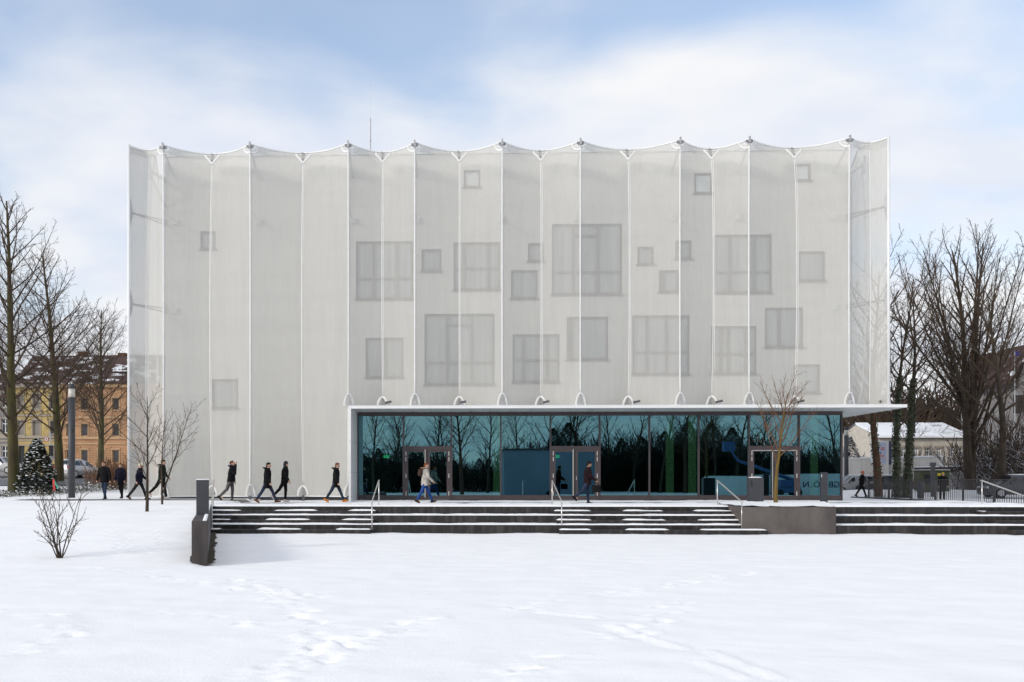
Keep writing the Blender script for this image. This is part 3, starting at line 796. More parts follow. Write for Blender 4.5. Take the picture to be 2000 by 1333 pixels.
# --- glazing -----------------------------------------------------------
BAYS = [699,788,882,978,1075,1171,1268,1364,1462,1560,1643]
bx = [at(p, 900, YG).x for p in BAYS]
z_sill = 0.27; z_head = 4.08; z_door = 2.62
mb = MB(); mb.box(bx[0]-.12, bx[-1]+.03, YG-.08, YG+.08, z_head, ZS-.004); mb.build('head_rail', M['brownframe'], hall)
mb = MB(); mb.box(bx[0]-.12, bx[0]+.03, YG-.081, YG+.079, 0, z_head-.002); mb.build('jamb', M['brownframe'], hall)
for k, x in enumerate(bx[1:]):
    w = .035 if k < len(bx)-2 else .03
    mb = MB(); mb.box(x-w, x+w, YG-.10, YG+.07, 0.0, z_head-.002); mb.build('mullion', M['brownframe'], hall)
rngG = random.Random(14)
def glass_pane(a, b, z0, z1):
    """one sheet, never perfectly plumb"""
    q = [rngG.uniform(-.004,.004) for _ in range(4)]; y = YG
    vs = [(a,y-.012+q[0],z0),(b,y-.012+q[1],z0),(b,y-.012+q[2],z1),(a,y-.012+q[0]+q[2]-q[1],z1)]
    vs += [(x,yy+.022,z) for (x,yy,z) in vs]
    m_ = MB(); m_.add(vs, [(0,1,2,3),(7,6,5,4),(0,4,5,1),(1,5,6,2),(2,6,7,3),(3,7,4,0)]); m_.build('glass_pane', M['glass'], hall)
for k in range(len(bx)-1):
    a, b = bx[k]+.036, bx[k+1]-.036
    door = k in (1, 4, 8)
    if not door:
        mb = MB(); mb.box(a, b, YG-.075, YG+.06, 0.0, z_sill); mb.build('base_rail', M['brownframe'], hall)
        glass_pane(a, b, z_sill+.002, z_head-.002)
    else:
        glass_pane(a, b, z_door+.002, z_head-.002)
        fr = MB(); fr.box(a,b,YG-.11,YG+.06,z_door-.20,z_door); fr.box(a,a+.07,YG-.11,YG+.06,0,z_door-.202); fr.box(b-.07,b,YG-.11,YG+.06,0,z_door-.202)
        df = fr.build('door_frame', M['brownframe'], hall)
        m_ = MB(); m_.box(a+.08,b-.08,YG-.16,YG-.09,.03,.045); m_.build('threshold', M['steel'], df)
        if k == 8:
            m_ = MB(); m_.box(a+.07,b-.07,YG-.125,YG-.112,z_door-.235,z_door-.205); m_.build('closer_rail', M['steel'], df)
        mid = (a+b)/2+.0
        for sgn, (p, q) in ((-1,(a+.075, mid-.006)), (1,(mid+.006, b-.075))):
            lf = MB(); z0, z1 = .05, z_door-.21; st = .12; y0, y1 = YG-.095, YG+.02
            lf.box(p,q,y0,y1,z0,z0+.20); lf.box(p,q,y0,y1,z1-.06,z1); lf.box(p,p+st,y0,y1,z0+.20,z1-.06); lf.box(q-st,q,y0,y1,z0+.20,z1-.06)
            leaf = lf.build('door_leaf', M['brownframe'], hall)
            m_ = MB(); m_.box(p+st,q-st,YG-.05,YG-.03,z0+.20,z1-.06); m_.build('door_pane', M['glass'], leaf)
            hx = p+.015 if sgn < 0 else q-.015
            for hz in (.35, 1.2, 2.0, 2.27):
                m_ = MB(); m_.tube([(hx,y0-.012,hz-.10),(hx,y0-.012,hz+.10)],.014,6); m_.build('hinge', M['white'], leaf)
            if sgn < 0:
                m_ = MB(); m_.tube([(q-.10,y0-.07,.14),(q-.10,y0-.07,z1+.05)],.018,8)
                for hz in (.3,1.3,2.2): m_.tube([(q-.10,y0-.07,hz),(q-.10,y0+.01,hz)],.012,6)
                m_.build('pull_handle', M['steel'], leaf)
            else:
                m_ = MB(); m_.box(p+.035,p+.065,y0-.02,y0-.001,1.0,1.16); m_.build('lock', M['steel'], leaf)
# right flank of the glass box
mb = MB(); mb.box(bx[-1]-.012,bx[-1]+.012,YG+.075,57.5,z_sill,z_head); mb.build('side_glass_pane', M['glass'], hall)
mb = MB(); mb.box(bx[-1]-.06,bx[-1]+.06,YG+.075,57.5,0,z_sill-.002); mb.build('side_base_rail', M['brownframe'], hall)
# inside
mb = MB(); mb.box(bx[0]-.1, bx[-1]-.1, YG+.1, 57, -.2, 0.005); mb.build('lobby_floor', M['int_floor'], hall)
mb = MB(); mb.box(bx[0]-.3, bx[-1]-.2, YG+.35, 57, 4.26, 4.4); mb.build('lobby_ceiling', M['black'], hall)
mb = MB(); mb.box(bx[0]-.3, bx[-1]-.3, 50, 50.2, 0, 4.25); mb.box(bx[0]-.3, bx[0]-.16, YG+.1, 50, 0, 4.25); mb.build('lobby_wall', M['black'], hall)
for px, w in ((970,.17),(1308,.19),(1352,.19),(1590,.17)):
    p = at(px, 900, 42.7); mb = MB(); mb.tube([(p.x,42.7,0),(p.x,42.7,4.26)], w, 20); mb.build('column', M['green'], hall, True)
M['exit'] = emis('exit_sign_light', (0.05,0.9,0.35), 2.2)
for px in (755, 1087):
    p = at(px, 892, 45.0); mb = MB(); mb.box(p.x-.16,p.x+.16,45,45.05,p.z-.08,p.z+.08); mb.build('exit_sign', M['exit'], hall)

# ------------------------------------------------------------------ steps
rngS = random.Random(3)
TIER = [(0.0, YE), (-0.3, YE-0.9), (-0.6, YE-1.8)]      # bench: level of top, front edge
def snow_strip(x0, x1, y0, y1, z, th, parent, seed, holes=()):
    """a cushion of snow on a tread, broken where feet have gone"""
    n = max(6, int((x1-x0)/.09)); m_ = 7
    xs = np.linspace(x0, x1, n); vs = []; 
    mb = MB()
    for j in range(m_):
        fy = j/(m_-1)
        for i, x in enumerate(xs):
            y = y0+(y1-y0)*fy
            edge = min(1, fy/.18, (1-fy)/.05+0.6)
            endf = min(1, (x-x0)/.10, (x1-x)/.10)
            t = th*(0.75+1.6*float(fbm(x*1.3, y*3+seed*7, seed)))*min(1,max(0,edge))**.5
            t += .012*float(fbm(x*7, y*9, seed+4, 2))
            for (ha,hb) in holes:
                q = min(x-ha, hb-x)
                if q > -.12: t -= (th*1.6)*min(1,(q+.12)/.2)*(0.85+0.5*float(fbm(x*2,y*5,seed+9)))
            t *= endf
            yy = y - (0.018*float(fbm(x*5, seed, seed+2)) if j == 0 else 0)
            mb.v.append((x, yy, z+max(-.02, t)))
    for j in range(m_-1):
        for i in range(n-1):
            o_ = j*n+i; mb.f.append((o_,o_+1,o_+n+1,o_+n))
    # front lip
    o0 = len(mb.v)
    for i, x in enumerate(xs): mb.v.append((x, mb.v[i][1]+.004, z-.006))
    for i in range(n-1): mb.f.append((o0+i,o0+i+1,i+1,i))
    mb.build('snow_cushion', M['snow_fine'], parent, True, kind='stuff')
def steps(name, label, x0, x1, stairs, joints):
    root = thing(name, label, 'steps', ((x0+x1)/2, YE-1, GZ), world_coords=True)
    for k, (zt, yf) in enumerate(TIER):
        cuts = [x0]+[j+rngS.uniform(-.6,.6) for j in joints if x0+1 < j < x1-1]+[x1]
        for a, b in zip(cuts[:-1], cuts[1:]):
            d = .0 if k else .0
            mb = MB(); mb.box(a+.004, b-.004, yf-.012+rngS.uniform(0,.006), yf+1.05, zt-.42, zt-.001+rngS.uniform(-.003,.0))
            mb.build('stone_block', M['stone'], root, bevel=.008)
        if k: snow_strip(x0+.02, x1-.02, yf+.01, yf+.88, zt, .045, root, 60+k+int(x0*3), holes=[h for s in stairs for h in s[2]] if False else ())
    snow_strip(x0+.02, x1-.02, YE+.0, YE+1.0, 0.0, .06, root, 71+int(x0*5))
    for (a, b, hl) in stairs:
        for k in range(3):
            zt = -.15-.3*k; yf = YE-.45-.9*k
            n = max(1, int((b-a)/2.6)); 
            for q in range(n):
                p0, p1 = a+(b-a)*q/n, a+(b-a)*(q+1)/n
                mb = MB(); mb.box(p0+.004, p1-.004, yf-.01, yf+.43, zt-.149, zt-.001); mb.build('step_block', M['stone'], root, bevel=.008)
            sh = .14*k
            snow_strip(a+.02, b-.02, yf-.005, yf+.42, zt, .045, root, 90+k+int(a), holes=[(h0+sh*(-1 if h0 < 0 else 1)*0-.12*k, h1-.12*k) for (h0,h1) in hl])
    return root
xs_a = at(413, 1000, YE).x; xs_b = at(736, 1000, YE).x; xs_c = at(1080, 1000, YE).x; xs_d = at(1428, 1000, YE).x
xs_e = at(1633, 1000, YE-1.8).x-.2
steps('bench_steps', 'wide dark stone terrace steps with snowy treads between retaining wall and planter', xs_a-.15, xs_d+.7,
      [(xs_a-.1, xs_b, [(xs_a+1.2,xs_a+2.5),(xs_a+4.1,xs_a+5.3)]), (xs_c, xs_d+.6, [(xs_c+1.4,xs_c+2.6),(xs_c+4.1,xs_c+5.2)])],
      [xs_a+2.6+3.2*k for k in range(8)])
xr_s = at(1905, 1000, YE).x
steps('bench_steps', 'dark stone bench steps on the far side of the concrete planter, beside the railing fence', xs_e, 26.0,
      [(xr_s, 26.0, [(xr_s+.2,xr_s+3.0)])], [xs_e+3.0, xs_e+6.2, xs_e+9.4])

# retaining wall on the left of the steps
p0 = Vector((WA.x, WA.y, 0)); p1 = Vector((WB.x, WB.y, 0)); d = (p1-p0).normalized(); nrm = Vector((d.y, -d.x, 0))
root = thing('retaining_wall', 'low dark retaining wall sloping beside the steps with a grey stele on top', 'wall', (p0.x, p0.y, GZ), world_coords=True)
L_ = (p1-p0).length; nb = 6
for k in range(nb):
    a = p0+d*(L_*k/nb+.004); b = p0+d*(L_*(k+1)/nb-.004)
    if k == 0: a = p0
    al, ar = a-nrm*.17, a+nrm*.17
    if k == 0: al = al+d*((p0.y-al.y)/d.y); ar = ar+d*((p0.y-ar.y)/d.y)
    q = [al, ar, b+nrm*.17, b-nrm*.17]
    mb = MB(); mb.prism([(v.x,v.y) for v in q], -1.5, .09); mb.build('wall_block', M['walldark'] if k == 0 else M['anthracite'], root, bevel=.012)
mb = MB()
n = 90
for i in range(n+1):
    t = .12+ (L_-.2)*i/n; c = p0+d*t
    for j in range(5):
        w0 = .06 if t < 4.6 else -.10; w = w0+(.160-w0)*j/4
        e = (0,1,1.1,1,0)[j]
        z = .086+e*(.022+.02*float(fbm(t*3, j, 7)))*min(1,t/.5)
        mb.v.append((c.x+nrm.x*w, c.y+nrm.y*w, z))
for i in range(n):
    for j in range(4):
        o_=i*5+j; mb.f.append((o_,o_+5,o_+6,o_+1))
mb.build('snow_cap', M['snow_fine'], root, True, kind='stuff')
c = p0+d*3.9
q = [c-nrm*.155-d*.14, c+nrm*.17-d*.14, c+nrm*.17+d*.14, c-nrm*.155+d*.14]
mb = MB(); mb.prism([(v.x,v.y) for v in q], .05, 1.01); st = mb.build('stele', M['anthracite'], root, bevel=.008)
mb = MB(); mb.prism([(v.x,v.y) for v in q], 1.011, 1.035); mb.build('snow_top', M['snow_fine'], st, kind='stuff')
# bare soil strip along the wall
mb = MB(); a = p0-d*.05; b = p1-d*2.2
q = [a+nrm*.17, a+nrm*.42, b+nrm*.30, b+nrm*.17]; n=60
M['soil'] = mat('dark_soil', (0.020,0.018,0.010), 0.95, col2=(0.06,0.05,0.028), scale=6, bump=.8, bscale=30)
for side, w1 in ((1,.24),(-1,.07)):
    mb = MB()
    for i in range(n+1):
        t = .06+(L_-2.1)*i/n; cc = p0+d*t
        for w in (.16, .16+w1*(.7+1.0*float(fbm(t*2.5,side,5)))):
            pt = cc+nrm*w*side; z = float(ground_h(pt.x,pt.y)); mb.v.append((pt.x,pt.y,(GZ+.05 if side>0 else z+.03)))
    for i in range(n): o_=i*2; mb.f.append((o_,o_+1,o_+3,o_+2))
    ob = mb.build('soil_strip', M['soil']); struct(ob)

# planter with its young tree
pa = atz(1452, 30.75); pb = atz(1633, 30.65); pc = atz(1612, 37.9); pd = atz(1398, 34.6); pe = atz(1420, 37.9)
poly = [pa, pb, pc, pe, pd]
root = thing('planter', 'brown concrete planter with slanted side jutting out of the steps', 'planter', (pa.x+1.5, 33.0, GZ), world_coords=True)
mb = MB(); cen = sum(poly, Vector())/5
inner = [p+(cen-p).normalized()*.26 for p in poly]
n = 5
vs = [(p.x,p.y,-1.1) for p in poly]+[(p.x,p.y,.05) for p in poly]+[(p.x,p.y,.05) for p in inner]+[(p.x,p.y,-.2) for p in inner]
fs = [(i,(i+1)%n,n+(i+1)%n,n+i) for i in range(n)]+[(n+i,n+(i+1)%n,2*n+(i+1)%n,2*n+i) for i in range(n)]+[(2*n+i,2*n+(i+1)%n,3*n+(i+1)%n,3*n+i) for i in range(n)]
mb.add(vs,fs); mb.build('rim', M['concrete'], root)
def inside(x, y, pl):
    c = False; j = len(pl)-1
    for i in range(len(pl)):
        if (pl[i].y > y) != (pl[j].y > y) and x < (pl[j].x-pl[i].x)*(y-pl[i].y)/(pl[j].y-pl[i].y)+pl[i].x: c = not c
        j = i
    return c
x0, x1 = min(p.x for p in poly)+.02, max(p.x for p in poly)-.02
gx = np.arange(x0, x1, .07); gy = np.arange(30.7, 38.0, .09)
X, Y = np.meshgrid(gx, gy); Z = .075+.07*fbm(X*1.4,Y*1.4,81)+.09*np.clip(fbm(X*4,Y*4,83),0,1); nx = len(gx)
mb = MB(); mb.v = [tuple(p) for p in np.stack([X.ravel(),Y.ravel(),Z.ravel()],1)]
for j in range(len(gy)-1):
    for i in range(nx-1):
        if all(inside(gx[i+a], gy[j+b], poly) for a in (0,1) for b in (0,1)):
            o_=j*nx+i; mb.f.append((o_,o_+1,o_+nx+1,o_+nx))
mb.build('snow_bed', M['snow_fine'], root, True, kind='stuff')

# hand rails
def handrail(top, bot, label, ztop=0.0, zbot_=-.75, lift=.05, h=.98):
    """top: ground point of the upper post, bot: of the lower one"""
    root = thing('handrail', label, 'handrail', (top.x, top.y, ztop), world_coords=True)
    mb = MB(); mb.tube([(top.x,top.y,ztop-.03),(top.x,top.y,ztop+h)], .022, 8); mb.build('post', M['steel'], root, True)
    mb = MB(); mb.tube([(bot.x,bot.y,zbot_-.03),(bot.x,bot.y,zbot_+h)], .022, 8); mb.build('post', M['steel'], root, True)
    mb = MB(); tp = Vector((top.x,top.y,ztop+h)); bt = Vector((bot.x,bot.y,zbot_+h)); q = (bt-tp).normalized()
    mb.tube([tp+Vector((0,.10,.004)), tp+Vector((0,.0,.004)), tp+q*.12, bt-q*.1, bt+Vector((0,-.06,-.01))], .026, 8); mb.build('rail', M['steel'], root, True)
    return root
g2 = 'stainless handrails on the terrace steps'
handrail(atz(740,33.4), atz(726.5,31.15), 'stainless handrail by the doorway where the man in the pale coat passes')
handrail(atz(1078.5,33.4), atz(1097,31.15), 'stainless handrail in front of the middle double door')
handrail(atz(1401,33.5), atz(1449,30.9), 'stainless handrail running along the slanted side of the planter')
handrail(atz(417,33.5), atz(414,31.2), 'stainless handrail close against the dark retaining wall')
handrail(atz(1918,33.3), atz(2032,30.9), 'stainless handrail beside the snow heap on the steps near the fence')

# bin and bollard behind the planter
p = at(1475, 980, 38.3)
root = thing('litter_bin', 'slim grey litter bin with a snowy top behind the planter', 'bin', (p.x,38.3,0))
mb = MB(); mb.box(-.30,.30,-.22,.22,0.02,1.10); mb.build('body', M['anthracite'], root, bevel=.015)
mb = MB(); mb.box(-.27,-.19,-.232,-.222,.72,.98); mb.build('slot', M['black'], root)
mb = MB(); mb.rings([(0,0,1.10,.30,.22),(0,0,1.125,.27,.19),(0,0,1.14,.15,.10)],16); mb.build('snow_top', M['snow_fine'], root, True, kind='stuff')
p = at(1609, 980, 38.3)
root = thing('light_bollard', 'dark grey slab bollard standing before the end pane of the glazing', 'bollard', (p.x,38.3,0))
mb = MB(); mb.box(-.14,.14,-.08,.08,0,1.33); mb.build('post', M['anthracite'], root, bevel=.01)
mb = MB(); mb.box(-.145,-.115,-.092,-.082,1.12,1.24); mb.build('sensor', M['white'], root)

# lamp columns
M['lamp_glass'] = mat('lamp_diffuser', (0.55,0.52,0.47), 0.4, var=.12, scale=8)
def lamp(p, h, label):
    root = thing('lamp_column', label, 'street lamp', (p.x,p.y,p.z))
    mb = MB(); mb.tube([(0,0,-.1),(0,0,h-.65)], .165, 20); mb.build('post', M['anthracite'], root, True)
    mb = MB(); mb.tube([(0,0,h-.65),(0,0,h-.22)], .155, 20); mb.build('diffuser', M['lamp_glass'], root, True)
    mb = MB(); mb.tube([(0,0,h-.22),(0,0,h)], .165, 20); mb.build('cap', M['anthracite'], root, True)
    mb = MB(); mb.box(.12,.20,-.19,-.10,h-2.25,h-1.98); mb.build('camera_box', M['black'], root)
lamp(Vector((*atz(140,43.0)[:2], .06)), 5.65, 'thick dark lamp column in the snow beside the snowy conifer')
lamp(Vector((*atz(1653,68.0)[:2], -.2)), 5.3, 'dark lamp column behind the railing fence at the glass corner')

# ------------------------------------------------------------------ fence on the right
root = thing('railing_fence', 'dark railing of close upright bars along the terrace edge', 'fence', (23.0, 42, 0), world_coords=True)
fx = 22.98; f0, f1 = 31.5, 50.5
bar = MB(); bar.box(-.013,.013,-.006,.006,.06,1.0); bme = bar.mesh('bar')
k = f0
while k < f1:
    o = link('bar', bme, M['fence'], root); o.location = (fx, k, 0); k += .16
for a in range(9):
    y = f0+.07+a*2.36; mb = MB(); mb.box(fx-.04,fx+.04,y-.04,y+.04,-.3,1.0); mb.build('post', M['fence'], root)
mb = MB(); mb.box(fx-.032,fx+.032,f0,f1,1.001,1.03); mb.build('top_rail', M['fence'], root)
mb = MB(); mb.box(fx-.02,fx+.02,f0,f1,.035,.06); mb.build('bottom_rail', M['greysteel'], root)
mb = MB(); mb.box(fx-.12,fx+.2,f0,f1+2,-.6,.012); mb.build('kerb', M['anthracite'], root)

# ------------------------------------------------------------------ trees
def grow_tree(seed, levels, trunk_h, trunk_r, trunk_dir=(0,0,1), stems=None, limb_t=(.25,.97), first=None):
    """levels: list of dicts(n, ang, ratio, wob, trop, seg, tmin). returns list of (level, pts, radii)"""
    rng = random.Random(seed); out = []
    def branch(p, d, L, r, lv, rend=.25):
        prm = levels[lv]; n = prm['seg']; pts = [p.copy()]; rs = [r]; dirs = [d.copy()]
        q = p.copy()
        for i in range(n):
            w = prm['wob']
            d = d + Vector((rng.gauss(0,w), rng.gauss(0,w), rng.gauss(0,w)*.7 + prm['trop']))
            d.normalize(); q = q + d*(L/n); pts.append(q.copy()); dirs.append(d.copy())
            rs.append(max(prm.get('rmin',.004), r*(1-(1-rend)*((i+1)/n)**.9)))
        out.append((lv, pts, rs))
        if lv+1 >= len(levels): return
        cp = levels[lv+1]; nc = max(1, int(round(prm['n']*(rng.uniform(.8,1.2))*min(1.3,max(.5,L/prm.get('L0',L))))))
        phi = rng.random()*6.28
        for c in range(nc):
            t = prm['tmin'] + (.98-prm['tmin'])*((c+rng.random()*.7)/nc)
            k = t*n; i = min(n-1,int(k)); f = k-i
            pos = pts[i].lerp(pts[i+1], f); dd = dirs[min(i+1,n)]
            rr = (rs[i]*(1-f)+rs[i+1]*f)
            phi += 2.4+rng.gauss(0,.35)
            side = dd.orthogonal().normalized(); side.rotate(Matrix.Rotation(phi,3,dd))
            ang = prm['ang']*(1-.35*t) + rng.gauss(0,.10)
            nd = dd*math.cos(ang)+side*math.sin(ang)
            prof = prm.get('prof'); sc_ = prof(t) if prof else (1-.55*t)
            nl = L*prm['ratio']*sc_*rng.uniform(.75,1.2)
            branch(pos, nd.normalized(), nl, min(rr*.85, max(cp.get('rmin',.004), r*prm['rr']*(.5+.5*sc_))), lv+1)
    if stems is None:
        branch(Vector((0,0,-.1)), Vector(trunk_dir).normalized(), trunk_h, trunk_r, 0, .12)
    else:
        for (pos, d, L, r) in stems: branch(Vector(pos), Vector(d).normalized(), L, r, 0, .12)
    return out
SIDES = [10,6,4,3,3,3]
def tree_meshes(br, name, split=1):
    a = MB(); b = MB()
    for (lv, pts, rs) in br:
        (a if lv < split else b).tube(pts, rs, SIDES[lv], caps=False)
    ma, mb_ = a.mesh(name+'_trunk', True), b.mesh(name+'_crown', True)
    return ma, mb_
def place_tree(name, label, me, mats, loc, rz=0, s=1.0, group=None, flare=None, sz=None):
    root = thing(name, label, 'tree', loc, rz, group); root.scale = (s,s,sz or s)
    for part, m_, mt in (('trunk', me[0], mats[0]), ('crown', me[1], mats[1])):
        if len(m_.materials) == 0: m_.materials.append(mt)
        link(part, m_, None, root)
    return root
def linden(seed):
    lv = [dict(n=34,ang=R(56),ratio=.46,wob=.018,trop=.02,seg=12,tmin=.17,rr=.19,rmin=.026,prof=lambda t: .95 if t < .35 else 1.3*(1.02-t)+.12),
          dict(n=11,ang=R(46),ratio=.40,wob=.06,trop=.045,seg=7,tmin=.12,rr=.36,rmin=.012,L0=5),
          dict(n=8,ang=R(45),ratio=.40,wob=.09,trop=.03,seg=4,tmin=.10,rr=.42,rmin=.007,L0=2.0),
          dict(n=5,ang=R(42),ratio=.55,wob=.12,trop=.03,seg=3,tmin=.12,rr=.5,rmin=.0055,L0=.8),
          dict(n=0,ang=0,ratio=0,wob=.12,trop=.03,seg=2,tmin=.2,rr=.5,rmin=.0045)]
    return grow_tree(seed, lv, 17.3, .36)
def vase(seed, h=17.6, nst=13, spread=.62, r0=.17):
    rng = random.Random(seed)
    lv = [dict(n=20,ang=R(38),ratio=.30,wob=.020,trop=.006,seg=12,tmin=.24,rr=.27,rmin=.025,prof=lambda t: 1.15-.70*t),
          dict(n=10,ang=R(42),ratio=.40,wob=.06,trop=.05,seg=6,tmin=.12,rr=.38,rmin=.012,L0=4.5),
          dict(n=7,ang=R(45),ratio=.42,wob=.10,trop=.03,seg=4,tmin=.10,rr=.45,rmin=.008,L0=1.8),
          dict(n=4,ang=R(45),ratio=.55,wob=.15,trop=.03,seg=2,tmin=.12,rr=.5,rmin=.006,L0=.75)]
    st = [((-.12,.0,-.2),(-.09,0,1),h*.99,.34),((.22,.1,-.2),(.06,.02,1),h*1.03,.30)]
    for k in range(nst):
        a = 6.28*k/nst+rng.uniform(-.25,.25); sp = spread*(.30+.75*((k*5)%nst)/(nst-1))
        z0 = rng.uniform(1.5,6.0); rad = .12+.05*z0
        st.append(((math.cos(a)*.12,math.sin(a)*.10,z0),(math.cos(a)*sp,math.sin(a)*sp,1),(h-z0)*(1.06-.28*sp)*rng.uniform(.94,1.04),r0*rng.uniform(.55,1.0)))
    return grow_tree(seed, lv, 0, 0, stems=st)
def forest(seed, h=15, r=.26, lean=(0,0,1), tm=.32):
    lv = [dict(n=17,ang=R(50),ratio=.40,wob=.045,trop=.03,seg=12,tmin=tm,rr=.30,rmin=.03,prof=lambda t: 1.25-.75*t),
          dict(n=10,ang=R(45),ratio=.43,wob=.08,trop=.03,seg=7,tmin=.12,rr=.38,rmin=.014,L0=5),
          dict(n=7,ang=R(48),ratio=.42,wob=.11,trop=.02,seg=4,tmin=.10,rr=.45,rmin=.009,L0=1.9),
          dict(n=4,ang=R(45),ratio=.55,wob=.15,trop=.02,seg=2,tmin=.12,rr=.5,rmin=.007,L0=.75)]
    return grow_tree(seed, lv, h, r, trunk_dir=lean)
def young(seed, h, r, n, stems=None, ang=40, tm=.30, ratio=.55):
    lv = [dict(n=n,ang=R(ang),ratio=ratio,wob=.035,trop=.02,seg=9,tmin=tm,rr=.30,rmin=.010,prof=lambda t: 1.15-.6*t),
          dict(n=9,ang=R(42),ratio=.42,wob=.09,trop=.05,seg=6,tmin=.14,rr=.42,rmin=.006,L0=2.0),
          dict(n=4,ang=R(45),ratio=.5,wob=.12,trop=.04,seg=4,tmin=.15,rr=.55,rmin=.0045,L0=.8),
          dict(n=2,ang=R(42),ratio=.5,wob=.14,trop=.03,seg=2,tmin=.2,rr=.6,rmin=.0035,L0=.4)]
    return grow_tree(seed, lv, h, r, stems=stems)

T_linden = [tree_meshes(linden(s), 'linden%d' % s) for s in (11, 12)]
T_linden3 = T_linden[0]
def gpos(px, Zd):
    p = atz(px, Zd); p.z = float(ground_h(p.x, p.y)) - .03; return p
g = 'street trees along the road'
place_tree('linden_tree', 'tall bare mossy street tree beside the snowy conifer, cut by the picture edge', T_linden[0], (M['bark_moss'],M['twig']), gpos(28,51), 0.3, 1.0, g)
place_tree('linden_tree', 'bare mossy street tree between the yellow house and the lamp column', T_linden[1], (M['bark_moss'],M['twig']), gpos(116,66), 1.7, 1.0, g)
place_tree('linden_tree', 'bare street tree in front of the orange house by the brown shrubs', T_linden[0], (M['bark_moss'],M['twig']), gpos(196,88), 2.9, .97, g)

# young trees on the mound and in the planter, shrub
def gfix(px, py):
    Y = 28.0
    for _ in range(20):
        p = at(px, py, Y); h = float(ground_h(p.x, Y)); Y = .5*Y + .5*(EYE-h)*F/(py-PY)
    return Vector((p.x, Y, h-.03))
ym = tree_meshes(young(21, 5.0, .075, 14, ang=50, tm=.30, ratio=.42), 'sapling_a')
place_tree('young_tree', 'slender young bare tree on the snow mound with two close trunks', ym, (M['bark'],M['twig']), gfix(287,1000), .4, .83)
ym = tree_meshes(young(27, 5.0, .065, 9, stems=[((0,0,-.1),(.02,0,1),4.3,.06),((.03,.02,.6),(.30,.05,1),4.4,.05)], ang=46, tm=.32, ratio=.42), 'sapling_b')
place_tree('young_tree', 'forked young bare tree close to the net, leaning to the stele', ym, (M['bark'],M['twig']), gfix(317,986), 0, .78)
p = atz(1515, 36.4, .05)
st = [((0,0,-.2),(0,0,1),5.4,.105)]
ym = tree_meshes(young(33, 5.3, .105, 17, stems=st, ang=42, tm=.36, ratio=.52), 'planter_tree')
place_tree('young_tree', 'young bare tree with ochre trunk growing in the concrete planter', ym, (M['bark_ochre'],M['twig_red']), p, .9, .88)
rg = random.Random(8)
st = [((rg.uniform(-.05,.05),rg.uniform(-.05,.05),-.05),(rg.uniform(-.55,.55),rg.uniform(-.5,.5),1),rg.uniform(1.5,2.2),rg.uniform(.014,.024)) for _ in range(8)]
def shrub_lv(n0=5, r=.0035):
    return [dict(n=n0,ang=R(40),ratio=.42,wob=.06,trop=.03,seg=7,tmin=.2,rr=.6,rmin=.006),
            dict(n=4,ang=R(42),ratio=.5,wob=.12,trop=.03,seg=4,tmin=.2,rr=.6,rmin=.0045,L0=.7),
            dict(n=2,ang=R(42),ratio=.5,wob=.14,trop=.03,seg=3,tmin=.2,rr=.6,rmin=r,L0=.35)]
br = grow_tree(8, shrub_lv(), 0, 0, stems=st); sm = tree_meshes(br, 'shrub_a')
pp = gfix(117,1092)
o = place_tree('bare_shrub', 'small bare multi-stemmed shrub standing alone in the snow', sm, (M['bark'],M['twig']), pp, .2, .98)
o['category'] = 'shrub'; o.children[0].name = 'stems'

# shrubs: brown ones on the left, snowy ones on the right
def bush(seed, h, w, n):
    rg = random.Random(seed)
    st = [((rg.uniform(-w,w),rg.uniform(-w,w),-.05),(rg.uniform(-.5,.5),rg.uniform(-.5,.5),1),h*rg.uniform(.6,1.05),rg.uniform(.012,.022)) for _ in range(n)]
    lv = [dict(n=8,ang=R(42),ratio=.42,wob=.08,trop=.02,seg=5,tmin=.15,rr=.7,rmin=.011),
          dict(n=5,ang=R(45),ratio=.5,wob=.14,trop=.02,seg=3,tmin=.2,rr=.7,rmin=.009,L0=.7)]
    return tree_meshes(grow_tree(seed, lv, 0, 0, stems=st), 'bush%d' % seed)
B1 = bush(41, 2.0, .7, 26); B2 = bush(42, 1.7, .9, 30)
g = 'brown shrubs before the orange house'
for k, (px, Zd, s) in enumerate(((196,58,.95),(210,60,1.2),(228,55,1.1),(246,57,1.15),(262,60,1.2),(188,62,.8))):
    o = place_tree('brown_shrub', 'reddish brown leafless shrub in the row before the orange house', (B1,B2)[k%2], (M['twig_red'],M['twig_red']), gpos(px,Zd), k*1.3, s, g)
    o['category'] = 'shrub'; o.children[0].name = 'stems'
